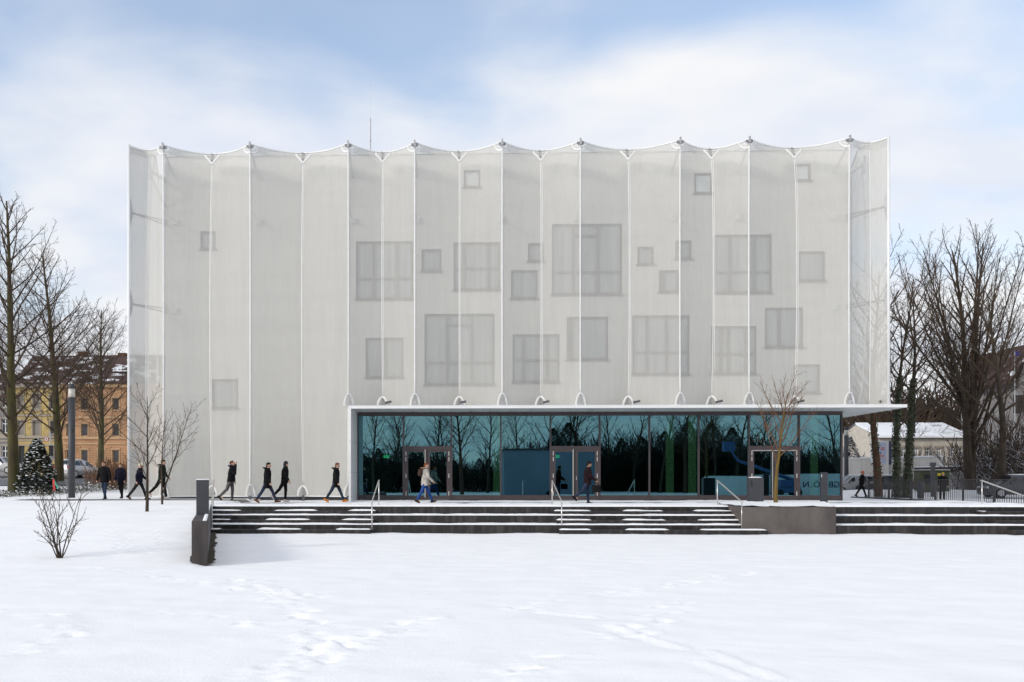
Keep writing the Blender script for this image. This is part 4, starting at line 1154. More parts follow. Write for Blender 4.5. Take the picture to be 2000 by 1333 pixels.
# conifer with snow
def conifer(name, label, loc, h, w, seed, group=None, mats=('needle','snow_fine'), dens=1.0):
    rg = random.Random(seed); root = thing(name, label, 'conifer', loc, rg.random()*6, group)
    mb = MB(); mb.tube([(0,0,-.1),(0,0,h*.9)], [.07,.01], 7); mb.build('trunk', M['bark'], root)
    nd = MB(); sn = MB()
    nb = int(230*dens)
    for k in range(nb):
        t = (k+.5)/nb; t = t**.9; z = h*(.04+.94*t); rr = w*(1-t**1.7)**.95*rg.uniform(.78,1.06)+.05
        a = k*2.399+rg.uniform(-.3,.3); ca, sa = math.cos(a), math.sin(a)
        droop = -.10-.25*(1-t)
        m_ = int(30+26*(1-t))
        for q in range(m_):
            f = .35+.65*math.sqrt(rg.random()); lat = rg.gauss(0,.13)*rr*f/.8+rg.gauss(0,.03)
            r = rr*f; zz = z+droop*r*f+rg.gauss(0,.03)
            x, y = ca*r-sa*lat, sa*r+ca*lat
            L = rg.uniform(.08,.18); wd = rg.uniform(.02,.04); b = a+rg.gauss(0,.7); tl = rg.uniform(-.5,.15)
            dx, dy, dz = math.cos(b)*L, math.sin(b)*L, tl*L
            ex, ey = -math.sin(b)*wd, math.cos(b)*wd; ez = rg.uniform(-.02,.02)
            nd.add([(x-ex,y-ey,zz-ez),(x+ex,y+ey,zz+ez),(x+dx,y+dy,zz+dz)],[(0,1,2)])
        for q in range(5):
            if rg.random() < .36/max(1,dens*.8):
                f = rg.uniform(.6,1.02); lat = rg.gauss(0,.12)*rr; r = rr*f; zz = z+droop*r*f+.035
                sn.ball((ca*r-sa*lat, sa*r+ca*lat, zz), (rg.uniform(.05,.12),rg.uniform(.05,.12),rg.uniform(.018,.04)), 6, 3)
    nd.build('crown', M[mats[0]], root)
    if mats[1]: sn.build('snow', M[mats[1]], root, True, kind='stuff')
    return root
conifer('snowy_conifer', 'bushy dark conifer loaded with snow beside the mossy street tree', gpos(72,50), 3.25, 1.22, 4, dens=1.9)
conifer('snowy_conifer', 'snowy conifer behind the lamp column at the corner of the glazing', gpos(1660,78), 5.2, 1.5, 6)

# ground cover strip by the road
rg = random.Random(12); lf = MB(); sn = MB()
for k in range(5200):
    t = rg.random(); px = -25+285*t; Zd = 45.5+ 12*t + rg.gauss(0,1.5)
    if t > .18 and t < .30 and rg.random() < .6: continue
    p = atz(px, Zd); z = float(ground_h(p.x,p.y))+abs(rg.gauss(0,.14))
    a = rg.random()*6.28; L = rg.uniform(.06,.16); tl = rg.uniform(-.4,.9)
    dx, dy = math.cos(a)*L, math.sin(a)*L
    tgt = sn if rg.random() < .30 else lf
    tgt.add([(p.x-dy*.4,p.y+dx*.4,z),(p.x+dy*.4,p.y-dx*.4,z+.02),(p.x+dx,p.y+dy,z+L*tl)],[(0,1,2)])
root = thing('ground_cover', 'low evergreen ground cover dusted with snow along the road edge', 'ground cover', (*atz(110,51)[:2],0), world_coords=True); root['kind'] = 'stuff'
lf.build('leaves', M['leaf'], root, kind='stuff'); sn.build('snow', M['snow_fine'], root, kind='stuff')

# right-hand trees
TV = tree_meshes(vase(51), 'vase', 1)
place_tree('multi_stem_tree', 'huge bare multi-stemmed tree fanning out behind the railing fence', TV, (M['bark'],M['twig']), gpos(1897,60), .5, .96)
def ivy_on(root, br, seed, zmax, n=2600):
    rg = random.Random(seed); lf = MB(); lv, pts, rs = br[0]
    for k in range(n):
        t = rg.random(); kk = t*(len(pts)-1); i = int(kk); f = kk-i
        c = pts[i].lerp(pts[min(i+1,len(pts)-1)], f)
        if c.z > zmax: continue
        r = rs[i]+rg.uniform(.0,.12); a = rg.random()*6.28; s = rg.uniform(.05,.11)
        x, y = c.x+math.cos(a)*r, c.y+math.sin(a)*r; z = c.z+rg.uniform(-.1,.1)
        lf.add([(x-math.sin(a)*s,y+math.cos(a)*s,z),(x+math.sin(a)*s,y-math.cos(a)*s,z),(x+math.cos(a)*s*.5,y+math.sin(a)*s*.5,z-s*1.5)],[(0,1,2)])
    lf.build('ivy', M['ivy'], root, kind='stuff')
ivs = []
for (seed, px, Zd, lean, r, lab, bm, ivn) in (
    (61,1716,56,(.02,0,1),.27,'bare tree with thick reddish trunk passing in front of the billboard','bark_red',500),
    (62,1752,57,(-.05,.02,1),.20,'slim ivy-clad tree beside the billboard, leaning to the hall','bark',2600),
    (63,1768,57.5,(.17,.02,1),.23,'ivy-clad tree leaning away from the hall beside the slim one','bark',2600)):
    br = forest(seed, 14.5, r, lean); tm = tree_meshes(br, 'forest%d' % seed)
    rt = place_tree('woodland_tree', lab, tm, (M[bm],M['twig']), gpos(px,Zd), 0, 1.0)
    ivy_on(rt, br, seed, 8.0, ivn); ivs.append(tm)
br = forest(64, 13.0, .28, (-.06,0,1), .2); TF = tree_meshes(br, 'forest64')
place_tree('woodland_tree', 'dark bare tree with snow-lined low limbs by the picture edge, near the fence', TF, (M['bark'],M['twig']), gpos(1953,57), 2.0, 1.0)
g = 'background wood behind the low house'
TS = [ivs[1], ivs[2], TF]
for k, (px, Zd, s, mi) in enumerate(((1690,88,.95,0),(1742,95,1.05,1),(1800,98,.9,2),(1845,92,.95,0),(1930,94,1.0,1),(1985,90,1.05,2),(1672,100,.9,1),(2030,75,.9,0),(1778,84,.7,2))):
    rt = thing('background_tree', 'thin bare tree in the wood behind the low cream house', 'tree', gpos(px,Zd), k*1.9, g); rt.scale = (s,s,s)
    for part, m_ in (('trunk',TS[mi][0]),('crown',TS[mi][1])): link(part, m_, None, rt)
B3 = bush(43, 2.2, 1.0, 40); 
g = 'snowy undergrowth behind the fence'
for k, (px, Zd, s) in enumerate(((1690,65,.8),(1735,67,.85),(1772,66,.9),(1800,70,1.1),(1830,74,1.3),(1868,70,1.1),(1925,66,1.2),(1955,68,1.4),(1990,66,1.4),(1670,80,1.6),(1900,80,1.8),(1850,100,3.0),(1940,98,3.2),(1760,104,3.2),(1700,104,3.0),(1990,100,3.2),(1940,63,2.2),(1968,62,2.6),(1996,63,2.8),(2020,61,2.4),(1820,76,1.8),(1880,77,2.0),(1700,79,1.7))):
    o = place_tree('snowy_shrub', 'snow-dusted leafless shrub in the undergrowth behind the railing fence', B3, (M['twig_snow'],M['twig_snow']), gpos(px,Zd), k*2.1, s, g)
    o['category'] = 'shrub'; o.children[0].name = 'stems'

B4 = bush(47, 2.3, 1.1, 60)
g = 'bare thicket behind the low house'
rg = random.Random(31)
for k in range(22):
    px = 1640+k*19; o = place_tree('thicket_shrub', 'tall bare brown thicket rising behind the low cream house', B4, (M['twig'],M['twig']), gpos(px, 98+rg.uniform(-4,10)), k*1.1, rg.uniform(3.6,5.2), g)
    o['category'] = 'shrub'; o.children[0].name = 'stems'

# ------------------------------------------------------------------ houses
def house(name, label, pxs, Y, zg, z_eave, z_ridge, wcol, wins, roof_mat, bands=(), trim=None, cat='house', depth=9.0, gate=None, snowroof=True, glassmat='house_glass'):
    x0 = at(pxs[0],900,Y).x; x1 = at(pxs[1],900,Y).x
    root = thing(name, label, cat, ((x0+x1)/2, Y, zg), world_coords=True)
    hs = []
    for w in wins:
        a = at(w[0],w[3],Y); b = at(w[2],w[1],Y); hs.append((a.x,b.x,a.z,b.z))
    gh = []
    if gate:
        a = at(gate[0],gate[3],Y); b = at(gate[2],gate[1],Y); gh.append((a.x,b.x,max(a.z,zg),b.z))
    mb = MB(); wall_with_holes(mb, x0, x1, zg-.5, z_eave, Y, hs+gh, .18)
    mb.add([(x0,Y,zg-.5),(x0,Y+depth,zg-.5),(x0,Y+depth,z_eave),(x0,Y,z_eave)],[(0,3,2,1)]); mb.add([(x1,Y,zg-.5),(x1,Y+depth,zg-.5),(x1,Y+depth,z_eave),(x1,Y,z_eave)],[(0,1,2,3)])
    yr = Y+depth*.5
    mb.add([(x0,Y,z_eave),(x0,Y+depth,z_eave),(x0,yr,z_ridge-.05)],[(0,2,1)]); mb.add([(x1,Y,z_eave),(x1,Y+depth,z_eave),(x1,yr,z_ridge-.05)],[(0,1,2)])
    mb.build('wall', wcol, root)
    tr = trim or M['trim']
    for w, (a,b,c,d_) in zip(wins, hs):
        fr = MB(); t = .07
        fr.box(a,b,Y+.10,Y+.16,c,c+t); fr.box(a,b,Y+.10,Y+.16,d_-t,d_); fr.box(a,a+t,Y+.10,Y+.16,c+t,d_-t); fr.box(b-t,b,Y+.10,Y+.16,c+t,d_-t)
        if len(w) > 4 and 'm' in w[4]:
            fr.box((a+b)/2-.04,(a+b)/2+.04,Y+.10,Y+.16,c+t,d_-t); fr.box(a+t,b-t,Y+.09,Y+.15,c+(d_-c)*.62,c+(d_-c)*.62+.08)
        wo = fr.build('window', M['white'] if len(w) > 4 and 'm' in w[4] else tr, root)
        pn = MB(); pn.box(a+t,b-t,Y+.14,Y+.15,c+t,d_-t); pn.build('pane', M['blind'] if len(w) > 4 and 'b' in w[4] else M[glassmat], wo)
        sl = MB(); sl.box(a-.15,b+.15,Y-.14,Y+.09,c-.16,c-.003); sl.box(a-.12,a-.004,Y-.06,Y-.002,c,d_); sl.box(b+.004,b+.12,Y-.06,Y-.002,c,d_); sl.box(a-.18,b+.18,Y-.12,Y-.002,d_+.004,d_+.18)
        sl.build('surround', tr, wo)
    if gate:
        a,b,c,d_ = gh[0]; mb = MB(); mb.box(a,b,Y+.16,Y+.2,c,d_); mb.build('gateway', M['black'], root)
    for (py, hgt, prj) in bands:
        z = at(pxs[0],py,Y).z; mb = MB(); mb.box(x0+.01,x1-.01,Y-prj,Y-.002,z-hgt/2,z+hgt/2); mb.build('cornice', tr, root)
    mb = MB(); e = .45
    mb.add([(x0,Y-e,z_eave-.25),(x1,Y-e,z_eave-.25),(x1,yr,z_ridge),(x0,yr,z_ridge),(x0,Y-e,z_eave-.05),(x1,Y-e,z_eave-.05),(x1,yr,z_ridge+.2),(x0,yr,z_ridge+.2)],
           [(3,2,1,0),(4,5,6,7),(0,1,5,4),(1,2,6,5),(2,3,7,6),(3,0,4,7)])
    mb.add([(x0,Y+depth+e,z_eave-.05),(x1,Y+depth+e,z_eave-.05),(x1,yr,z_ridge+.2),(x0,yr,z_ridge+.2)],[(0,3,2,1)])
    rf = mb.build('roof', roof_mat, root)
    return root, rf, (x0,x1,yr)
M['trim'] = mat('stone_trim', (0.30,0.26,0.21), .8, var=.1)
M['yellow'] = mat('yellow_render', (0.42,0.31,0.125), .85, var=.14, scale=.6)
M['orange'] = mat('orange_render', (0.38,0.215,0.115), .85, var=.16, scale=.6)
M['trim_orange'] = mat('orange_trim', (0.42,0.27,0.15), .85, var=.1)
M['greyhouse'] = mat('grey_render', (0.22,0.21,0.21), .85, var=.10)
M['cream'] = mat('cream_render', (0.47,0.43,0.37), .85, var=.12)
def snowy_roof(name, dark, lo, hi, sc_=.7):
    return mat(name, dark, .85, col2=(.80,.82,.86), scale=sc_, lo=lo, hi=hi, detail=9, stretch=(1,1,2.2))
M['roof_snowy'] = snowy_roof('snow_patched_tiles', (0.060,0.034,0.030), .55, .64)
M['roof_dark'] = snowy_roof('dark_tiles_little_snow', (0.055,0.030,0.028), .62, .72)
M['roof_white'] = snowy_roof('snow_covered_roof', (0.12,0.10,0.10), .28, .38)
YH = 103.0; ZG = 1.25
house('town_house', 'grey rendered town house with white window frames beside the yellow one', (-110,27), YH+.5, ZG, at(0,775,YH).z, at(0,735,YH+5).z, M['greyhouse'],
      [(3,767,17,796,'m'),(3,818,17,846,'m'),(3,871,17,900,'m'),(-30,818,-14,846,'m'),(-30,871,-14,900,'m')], M['roof_snowy'], bands=[(853,.5,.15),(862,.2,.1)])
_, rf, _ = house('town_house', 'yellow old town house with grey blinds and snowy dark roof', (28,121), YH, ZG, at(0,748,YH).z, at(0,700,YH+5).z, M['yellow'],
      [(34,773,46,800,'b'),(64,770,78,800,'b'),(97,772,110,799,''),(34,822,47,850,'b'),(64,821,78,851,'b'),(98,822,110,848,''),(99,871,111,897,'b'),(64,873,77,897,'b')], M['roof_snowy'],
      bands=[(752,.7,.35),(812,.22,.14),(854,.25,.2),(860,.18,.12),(870,.15,.1)], gate=(36,871,48,912))
m_ = MB(); c_ = at(71,812,YH)
m_.tube([(c_.x+math.cos(a)*.75,YH-.1,c_.z+.1+math.sin(a)*.7) for a in [math.pi*q/10 for q in range(11)]], .10, 6); 
o = m_.build('pediment', M['trim'], rf.parent)
_, rf2, (x0,x1,yr) = house('town_house', 'orange old town house with banded ground floor and dark snowy roof', (122,430), YH-.4, ZG, at(0,748,YH).z, at(0,700,YH+5).z, M['orange'],
      [(x-6.5,y0,x+6.5,y1,'') for x in (136,165,198,226,262,292,322) for (y0,y1) in ((778,801),(828,852),(879,904))], M['roof_snowy'],
      bands=[(752,.7,.35),(816,.25,.16),(856,.3,.2),(867,.2,.14)], trim=M['trim_orange'])
for k in range(9):      # banded rustication strips on the ground floor
    z = at(0,874+k*4.6,YH).z
    for (a,b) in ((123,131),(142,157),(174,189),(206,217),(236,250)):
        xa, xb = at(a,900,YH-.4).x, at(b,900,YH-.4).x
        m_ = MB(); m_.box(xa,xb,YH-.46,YH-.402,z-.10,z+.09); m_.build('ashlar_band', M['orange'], rf2.parent)
for px in (163, 237, 292):   # dormers
    c_ = at(px,735,YH+.8)
    m_ = MB(); m_.box(c_.x-.9,c_.x+.9,YH+.9,YH+3.5,c_.z-.7,c_.z+.55); dm = m_.build('dormer', M['roof_dark'], rf2)
    m_ = MB(); m_.box(c_.x-1.05,c_.x+1.05,YH+.7,YH+3.8,c_.z+.56,c_.z+.70); m_.build('dormer_roof', M['roof_white'], rf2)
for px, h_ in ((163,1.1),(240,.8)):
    c_ = at(px,698,YH+4.2); m_ = MB(); m_.box(c_.x-.5,c_.x+.5,YH+3.8,YH+4.6,c_.z-1.5,c_.z+h_*.6); m_.build('chimney', M['bark_red'], rf2)
# right: low cream house, gabled house
house('low_house', 'low cream house with snow-covered roof and barred windows behind the trees', (1712,1892), 84.0, -.2, at(0,853,84).z, at(0,832,88).z, M['cream'],
      [(x-4.5,875,x+4.5,893,'m') for x in (1765,1789,1811,1834,1858,1876)], M['roof_white'], bands=[(856,.15,.1)])
Yg = 78.0; xa = at(1968,800,Yg).x; xb = at(2130,800,Yg).x; xm = at(2012,800,Yg).x
root = thing('gabled_house', 'grey gabled house with dark roof at the picture edge behind the trees', 'house', (xa+3,Yg,-.2), world_coords=True)
ze = at(0,745,Yg).z; zr = at(0,700,Yg).z+.6
mb = MB(); mb.add([(xa+1,Yg,-.3),(2*xm-xa-1,Yg,-.3),(2*xm-xa-1,Yg,ze),(xm,Yg,zr),(xa+1,Yg,ze)],[(0,1,2,3,4)]); mb.add([(xa+1,Yg,-.3),(xa+1,Yg+9,-.3),(xa+1,Yg+9,ze),(xa+1,Yg,ze)],[(0,3,2,1)])
mb.build('wall', M['greyhouse'], root)
mb = MB()
for sg in (-1,1):
    xe = xm+sg*(xm-xa); ez = ze-.5
    mb.add([(xm,Yg-.5,zr),(xe,Yg-.5,ez),(xe,Yg+9,ez),(xm,Yg+9,zr),(xm,Yg-.5,zr+.35),(xe,Yg-.5,ez+.35),(xe,Yg+9,ez+.35),(xm,Yg+9,zr+.35)],[(0,1,2,3),(4,7,6,5),(0,4,5,1),(1,5,6,2),(2,6,7,3),(3,7,4,0)])
mb.build('roof', M['roof_dark'], root)
for px,py in ((1990,790),(2005,850)):
    c_ = at(px,py,Yg); m_ = MB(); m_.box(c_.x-.5,c_.x+.5,Yg-.05,Yg-.01,c_.z-.8,c_.z+.8); m_.build('window', M['house_glass'], root)
# boundary wall, billboard, cabinet, garage, flag
M['wall_pale'] = mat('pale_wall', (0.58,0.54,0.48), .85, col2=(.68,.64,.58), scale=.8, stretch=(2,2,.4))
a = at(1640,900,73); b = at(1842,900,70)
root = thing('boundary_wall', 'pale boundary wall with snow on its coping below the low house', 'wall', (a.x,73,-.2), world_coords=True)
n_ = 9
for k in range(n_):
    u0, u1 = k/n_, (k+1)/n_; q0, q1 = a.lerp(b,u0), a.lerp(b,u1); zt = EYE+(937-(897-3*u0))/F*72
    mb = MB(); mb.prism([(q0.x+.01,q0.y),(q1.x-.01,q1.y),(q1.x-.01,q1.y+.3),(q0.x+.01,q0.y+.3)], -.5, zt); mb.build('wall_panel', M['wall_pale'], root)
    mb = MB(); mb.prism([(q0.x,q0.y-.05),(q1.x,q1.y-.05),(q1.x,q1.y+.35),(q0.x,q0.y+.35)], zt+.004, zt+.09); mb.build('snow_coping', M['snow_fine'], root, kind='stuff')
Yb = 66.0; a = at(1703,908,Yb); b = at(1747,862,Yb)
root = thing('billboard', 'white framed billboard with pale coloured poster among the trunks', 'billboard', (a.x+1,Yb,-.2), world_coords=True)
mb = MB(); mb.box(a.x,b.x,Yb,Yb+.18,a.z,b.z); mb.build('frame', M['white'], root, bevel=.02)
M['poster'] = mat('poster_print', (0.62,0.52,0.58), .5, col2=(0.50,0.58,0.75), scale=2.4, lo=.45, hi=.55)
M['poster_red'] = mat('poster_red', (0.65,0.28,0.28), .5, var=.1); M['poster_dark'] = mat('poster_edge', (0.05,0.05,0.10), .4)
xm_ = b.x-.42
mb = MB(); mb.box(a.x+.08,xm_-.2,Yb-.012,Yb-.004,a.z+.1,b.z-.1); pst = mb.build('poster', M['poster'], root)
for (fx_,fz_,w_,h_) in ((.12,.62,.22,.16),(.45,.30,.3,.12),(.15,.2,.18,.14),(.62,.62,.2,.2)):
    X_ = a.x+.08+(xm_-.28-a.x)*fx_; Z_ = a.z+.1+(b.z-a.z-.2)*fz_
    mb = MB(); mb.box(X_,X_+w_*1.2,Yb-.018,Yb-.013,Z_,Z_+h_*1.3); mb.build('print_block', M['poster_red'], pst)
mb = MB(); mb.box(xm_,xm_+.2,Yb-.02,Yb-.004,a.z,b.z); mb.build('dark_strip', M['poster_dark'], root)
for x_ in (a.x+.2,b.x-.3): 
    mb = MB(); mb.box(x_-.06,x_+.06,Yb+.04,Yb+.14,-.4,a.z+.01); mb.build('post', M['greysteel'], root)
Yc_ = 60.0; a = at(1798,950,Yc_); b = at(1855,921,Yc_)
M['cabgreen'] = mat('olive_paint', (0.045,0.055,0.022), .6, var=.12)
root = thing('utility_cabinet', 'olive green utility cabinet with small yellow sticker behind the fence', 'cabinet', ((a.x+b.x)/2,Yc_,-.2), world_coords=True)
mb = MB(); mb.box(a.x,b.x,Yc_,Yc_+.9,-.2,b.z); mb.build('body', M['cabgreen'], root, bevel=.02)
mb = MB(); mb.box(a.x-.05,b.x+.05,Yc_-.06,Yc_+.95,b.z+.004,b.z+.08); mb.build('lid', M['cabgreen'], root)
mb = MB(); mb.box(a.x-.03,b.x+.03,Yc_-.04,Yc_+.93,b.z+.084,b.z+.12); mb.build('snow_top', M['snow_fine'], root, kind='stuff')
M['yel'] = mat('yellow_sticker', (0.75,0.52,0.02), .5, var=.03); xq = at(1834,925,Yc_).x
mb = MB(); mb.box(xq-.1,xq+.1,Yc_-.012,Yc_-.003,b.z-.28,b.z-.14); mb.build('sticker', M['yel'], root)
mb = MB(); xq = at(1811,930,Yc_).x; mb.box(xq-.22,xq+.22,Yc_-.015,Yc_-.003,b.z-.85,b.z-.2); mb.build('hatch', M['black'], root)
p = atz(1822,58,-.2); root = thing('marker_post', 'dark square post standing before the utility cabinet', 'post', p)
mb = MB(); mb.box(-.1,.1,-.1,.1,0,2.1); mb.build('shaft', M['anthracite'], root); mb = MB(); mb.box(-.15,.15,-.12,.12,2.1,2.35); mb.build('head', M['anthracite'], root)
p = atz(1798.5,52,-.2); root = thing('litter_bin', 'small dark bin standing behind the railing fence near the yellow-hatted walker', 'bin', p)
mb = MB(); mb.rings([(0,0,0,.17,.17),(0,0,.95,.20,.20),(0,0,1.0,.22,.22),(0,0,1.08,.18,.18)],14); mb.build('body', M['anthracite'], root, True); mb = MB(); mb.box(-.03,.03,.15,.25,-.05,1.0); mb.build('stake', M['anthracite'], root)
Yq = 66.0; a = at(1856,945,Yq); b = at(1890,922,Yq)
root = thing('garage', 'small white garage with dark snow-edged roof beside the big tree', 'garage', (a.x,Yq,-.2), world_coords=True)
mb = MB(); mb.box(a.x,b.x+1.5,Yq,Yq+5,-.3,b.z); mb.build('wall', M['wallpaint'], root)
mb = MB(); mb.box(a.x-.2,b.x+1.8,Yq-.3,Yq+5.2,b.z+.003,b.z+.38); rr_ = mb.build('roof', M['roof_dark'], root); mb = MB(); mb.box(a.x-.2,b.x+1.8,Yq-.3,Yq+5.2,b.z+.384,b.z+.46); mb.build('roof_snow', M['snow_fine'], root, kind='stuff')
p = atz(1982,72,-.2); zf = at(1982,690,72).z
root = thing('flag_pole', 'thin pole with a small blue flag before the gabled house', 'flag', p)
mb = MB(); mb.tube([(0,0,0),(0,0,zf+.6)],[.05,.03],7); mb.build('pole', M['greysteel'], root)
M['flag'] = mat('blue_flag', (0.02,0.02,0.22), .7, var=.15)
mb = MB()
for i in range(9):
    u = i/8
    for j in range(3): mb.v.append((u*.45, .10*math.sin(u*7)*u, zf+.55-.17*j-.10*u))
for i in range(8):
    for j in range(2): o_=i*3+j; mb.f.append((o_,o_+3,o_+4,o_+1))
mb.build('cloth', M['flag'], root, True)

# left: traffic light, sign, ribbon marker
p = gpos(98,80); zt = at(98,845,80).z-p.z
root = thing('traffic_sign', 'round red-rimmed traffic sign on a pole beside the traffic light', 'sign', p)
mb = MB(); mb.tube([(0,0,0),(0,0,zt)],.05,8); mb.build('pole', M['greysteel'], root, True)
M['signred'] = mat('sign_red', (0.45,0.03,0.03), .5, var=.05)
zs_ = at(91,859.5,80).z-p.z
mb = MB(); mb.tube([(-.30,-.06,zs_),(-.30,-.09,zs_)],.20,20); mb.build('rim', M['signred'], root)
mb = MB(); mb.tube([(-.30,-.091,zs_),(-.30,-.10,zs_)],.14,20); mb.build('face', M['white'], root)
mb = MB(); mb.tube([(-.30,-.101,zs_),(-.30,-.108,zs_)],.07,12); mb.build('symbol', M['black'], root)
mb = MB(); mb.tube([(0,0,zs_),(-.3,-.06,zs_)],.03,6); mb.build('bracket', M['greysteel'], root)
p = gpos(101,78); zt = at(101,871,78).z-p.z
root = thing('traffic_light', 'black traffic light facing the road before the yellow house', 'traffic light', p)
mb = MB(); mb.tube([(0,0,0),(0,0,zt)],.06,8); mb.build('pole', M['greysteel'], root, True)
mb = MB(); mb.box(-.17,.17,-.22,-.04,zt-.98,zt-.02); hd = mb.build('head', M['black'], root, bevel=.03)
M['lensr'] = mat('dark_red_lens', (0.06,0.008,0.008), .2); M['lensg'] = mat('dark_green_lens', (0.008,0.04,0.02), .2); M['lensa'] = mat('dark_amber_lens', (0.07,0.035,0.005), .2)
for k, nm in enumerate(('lensr','lensa','lensg')):
    mb = MB(); z_ = zt-.2-.30*k; mb.tube([(0,-.221,z_),(0,-.235,z_)],.10,14); mb.build('lens', M[nm], hd)
    mb = MB(); mb.tube([(0,-.23,z_+.09),(0,-.36,z_+.08)],[.12,.12],10,caps=False,flat=(1,.3)); mb.build('visor', M['black'], hd)
p = gpos(105,46.5); root = thing('ribbon_stake', 'short stake with red and green ribbons beside the conifer', 'stake', p)
mb = MB(); mb.tube([(0,0,-.1),(0,0,.95)],.02,6); mb.build('stake', M['bark'], root)
M['ribg'] = mat('green_ribbon', (0.03,0.35,0.22), .6)
mb = MB(); ribbon(mb,[(0,-.02,.95),(.10,-.03,.75),(.26,-.03,.45)],.07); mb.build('ribbon', M['ribg'], root); mb = MB(); ribbon(mb,[(0,-.025,.95),(.02,-.03,.7),(.05,-.035,.35)],.12); mb.build('ribbon', M['signred'], root)

# ------------------------------------------------------------------ cars
M['tyre'] = mat('tyre', (0.015,0.015,0.016), .8); M['rim'] = mat('alloy_rim', (0.35,0.35,0.36), .4, metal=.7)
M['carglass'] = mat('car_glass', (0.02,0.025,0.03), .08, var=.3, scale=1); M['tail'] = mat('tail_light', (0.45,0.02,0.02), .25); M['headlamp'] = mat('head_light', (0.6,0.62,0.65), .15)
M['plate'] = mat('number_plate', (0.75,0.75,0.72), .5)
def car(label, p, rz, paint, snow_roof=True, group=None):
    """hatchback, local +Y = front, length 4.1"""
    root = thing('parked_car', label, 'car', p, rz, group)
    # stations: y, half width at sill, half width at belt, z belt, half width roof, z roof
    S = [(-2.02,.62,.70,.72,.60,.80),(-1.95,.76,.80,.90,.62,1.05),(-1.70,.80,.84,.94,.60,1.38),(-1.0,.82,.85,.95,.60,1.46),(0,.82,.85,.94,.59,1.47),(.45,.82,.85,.93,.58,1.40),
         (1.15,.82,.84,.90,.66,.98),(1.6,.80,.82,.84,.62,.88),(1.95,.74,.76,.72,.55,.76),(2.08,.62,.64,.60,.48,.63)]
    mb = MB(); ns = 10
    for (y,ws,wb,zb_,wr,zr_) in S:
        prof = [(ws*.92,.20),(ws,.30),(wb,zb_*.62),(wb*.99,zb_),(wr,zr_-.05),(wr*.75,zr_)]
        row = [(x,y,z) for x,z in prof]+[(-x,y,z) for x,z in reversed(prof)]
        mb.v.extend(row)
    nr = 12
    for i in range(len(S)-1):
        for k in range(nr):
            k2=(k+1)%nr; mb.f.append((i*nr+k,(i+1)*nr+k,(i+1)*nr+k2,i*nr+k2))
    mb.f.append(tuple(range(nr))); mb.f.append(tuple((len(S)-1)*nr+k for k in range(nr-1,-1,-1)))
    body = mb.build('body', paint, root, True)
    sm_ = body.modifiers.new('edge','EDGE_SPLIT'); sm_.split_angle = R(38)
    def panel(nm, pts, mt, par):
        m_ = MB(); m_.add(pts,[tuple(range(len(pts)))]); return m_.build(nm, mt, par)
    def side(y, f):  # point on the greenhouse side between belt(0) and roof(1)
        for a,b in zip(S[:-1],S[1:]):
            if a[0] <= y <= b[0]:
                t=(y-a[0])/(b[0]-a[0]); wb=a[2]+(b[2]-a[2])*t; zb_=a[3]+(b[3]-a[3])*t; wr=a[4]+(b[4]-a[4])*t; zr_=a[5]+(b[5]-a[5])*t
                return wb*.99+(wr-wb*.99)*f+.012, zb_+(zr_-.05-zb_)*f
    for sg in (-1,1):
        for (ya,yb_,yc,yd) in ((-.55,.20,.20,.92),(-1.45,-.62,-.62,-1.38)):
            if ya == -.55: q = [(-.55,.10),(.92,.10),(.45,.9),(-.55,.92)]
            else: q = [(-1.62,.12),(-.62,.10),(-.62,.92),(-1.50,.88)]
            pts = [(sg*side(y,f)[0],y,side(y,f)[1]) for y,f in q]
            if sg < 0: pts = pts[::-1]
            panel('side_window', pts, M['carglass'], root)
        for y in (-1.28,1.32):
            w = MB(); w.tube([(sg*.72,y,.31),(sg*.86,y,.31)],.31,18); wo = w.build('wheel', M['tyre'], root, True)
            w = MB(); w.tube([(sg*.862,y,.31),(sg*.872,y,.31)],.20,14); w.build('rim', M['rim'], wo)
        w = MB(); w.obox((sg*.68,-1.985,.86),(.18,.07,.24)); w.build('tail_light', M['tail'], root, bevel=.02)
        w = MB(); w.obox((sg*.58,2.0,.66),(.28,.10,.14)); w.build('headlight', M['headlamp'], root, bevel=.02)
        w = MB(); w.obox((sg*.95,.72,.98),(.16,.10,.12)); w.build('mirror', paint, root, bevel=.02)
    panel('rear_window', [(-.56,-1.925,1.08),(.56,-1.925,1.08),(.52,-1.735,1.36),(-.52,-1.735,1.36)], M['carglass'], root)
    panel('windscreen', [(.60,1.08,1.02),(-.60,1.08,1.02),(-.50,.52,1.385),(.50,.52,1.385)], M['carglass'], root)
    w = MB(); w.box(-.26,.26,-2.05,-2.03,.52,.64); w.build('number_plate', M['plate'], root)
    w = MB(); w.box(-.72,.72,-2.07,-1.9,.30,.46); w.build('bumper', paint, root, bevel=.03)
    if snow_roof:
        w = MB(); w.rings([(0,-.55,1.46,.52,1.05),(0,-.55,1.50,.48,1.0),(0,-.55,1.52,.30,.75)],18); w.build('roof_snow', M['snow_fine'], root, True, kind='stuff')
    return root
M['silver'] = mat('silver_paint', (0.42,0.42,0.43), .35, var=.04, metal=.5, coat=.4); M['darkcar'] = mat('dark_paint', (0.03,0.032,0.04), .3, var=.05, coat=.4); M['whitecar'] = mat('grey_paint', (0.26,0.26,0.27), .4, var=.04, coat=.3)
def cpos(px, Zd, dz=0):
    p = gpos(px,Zd); p.z += .08+dz; return p
car('silver hatchback seen from behind, parked by the orange house', cpos(151,72), R(-14), M['silver'])
car('silver car driving on the road before the grey house', cpos(4,74,.25), R(-105), M['silver'], False)
g='cars behind the fence'
car('grey parked car behind the fence next to the lamp column', cpos(1668,64), R(95), M['whitecar'])
car('dark parked car with snowy roof behind the reddish trunk', cpos(1722,63.5), R(100), M['darkcar'])
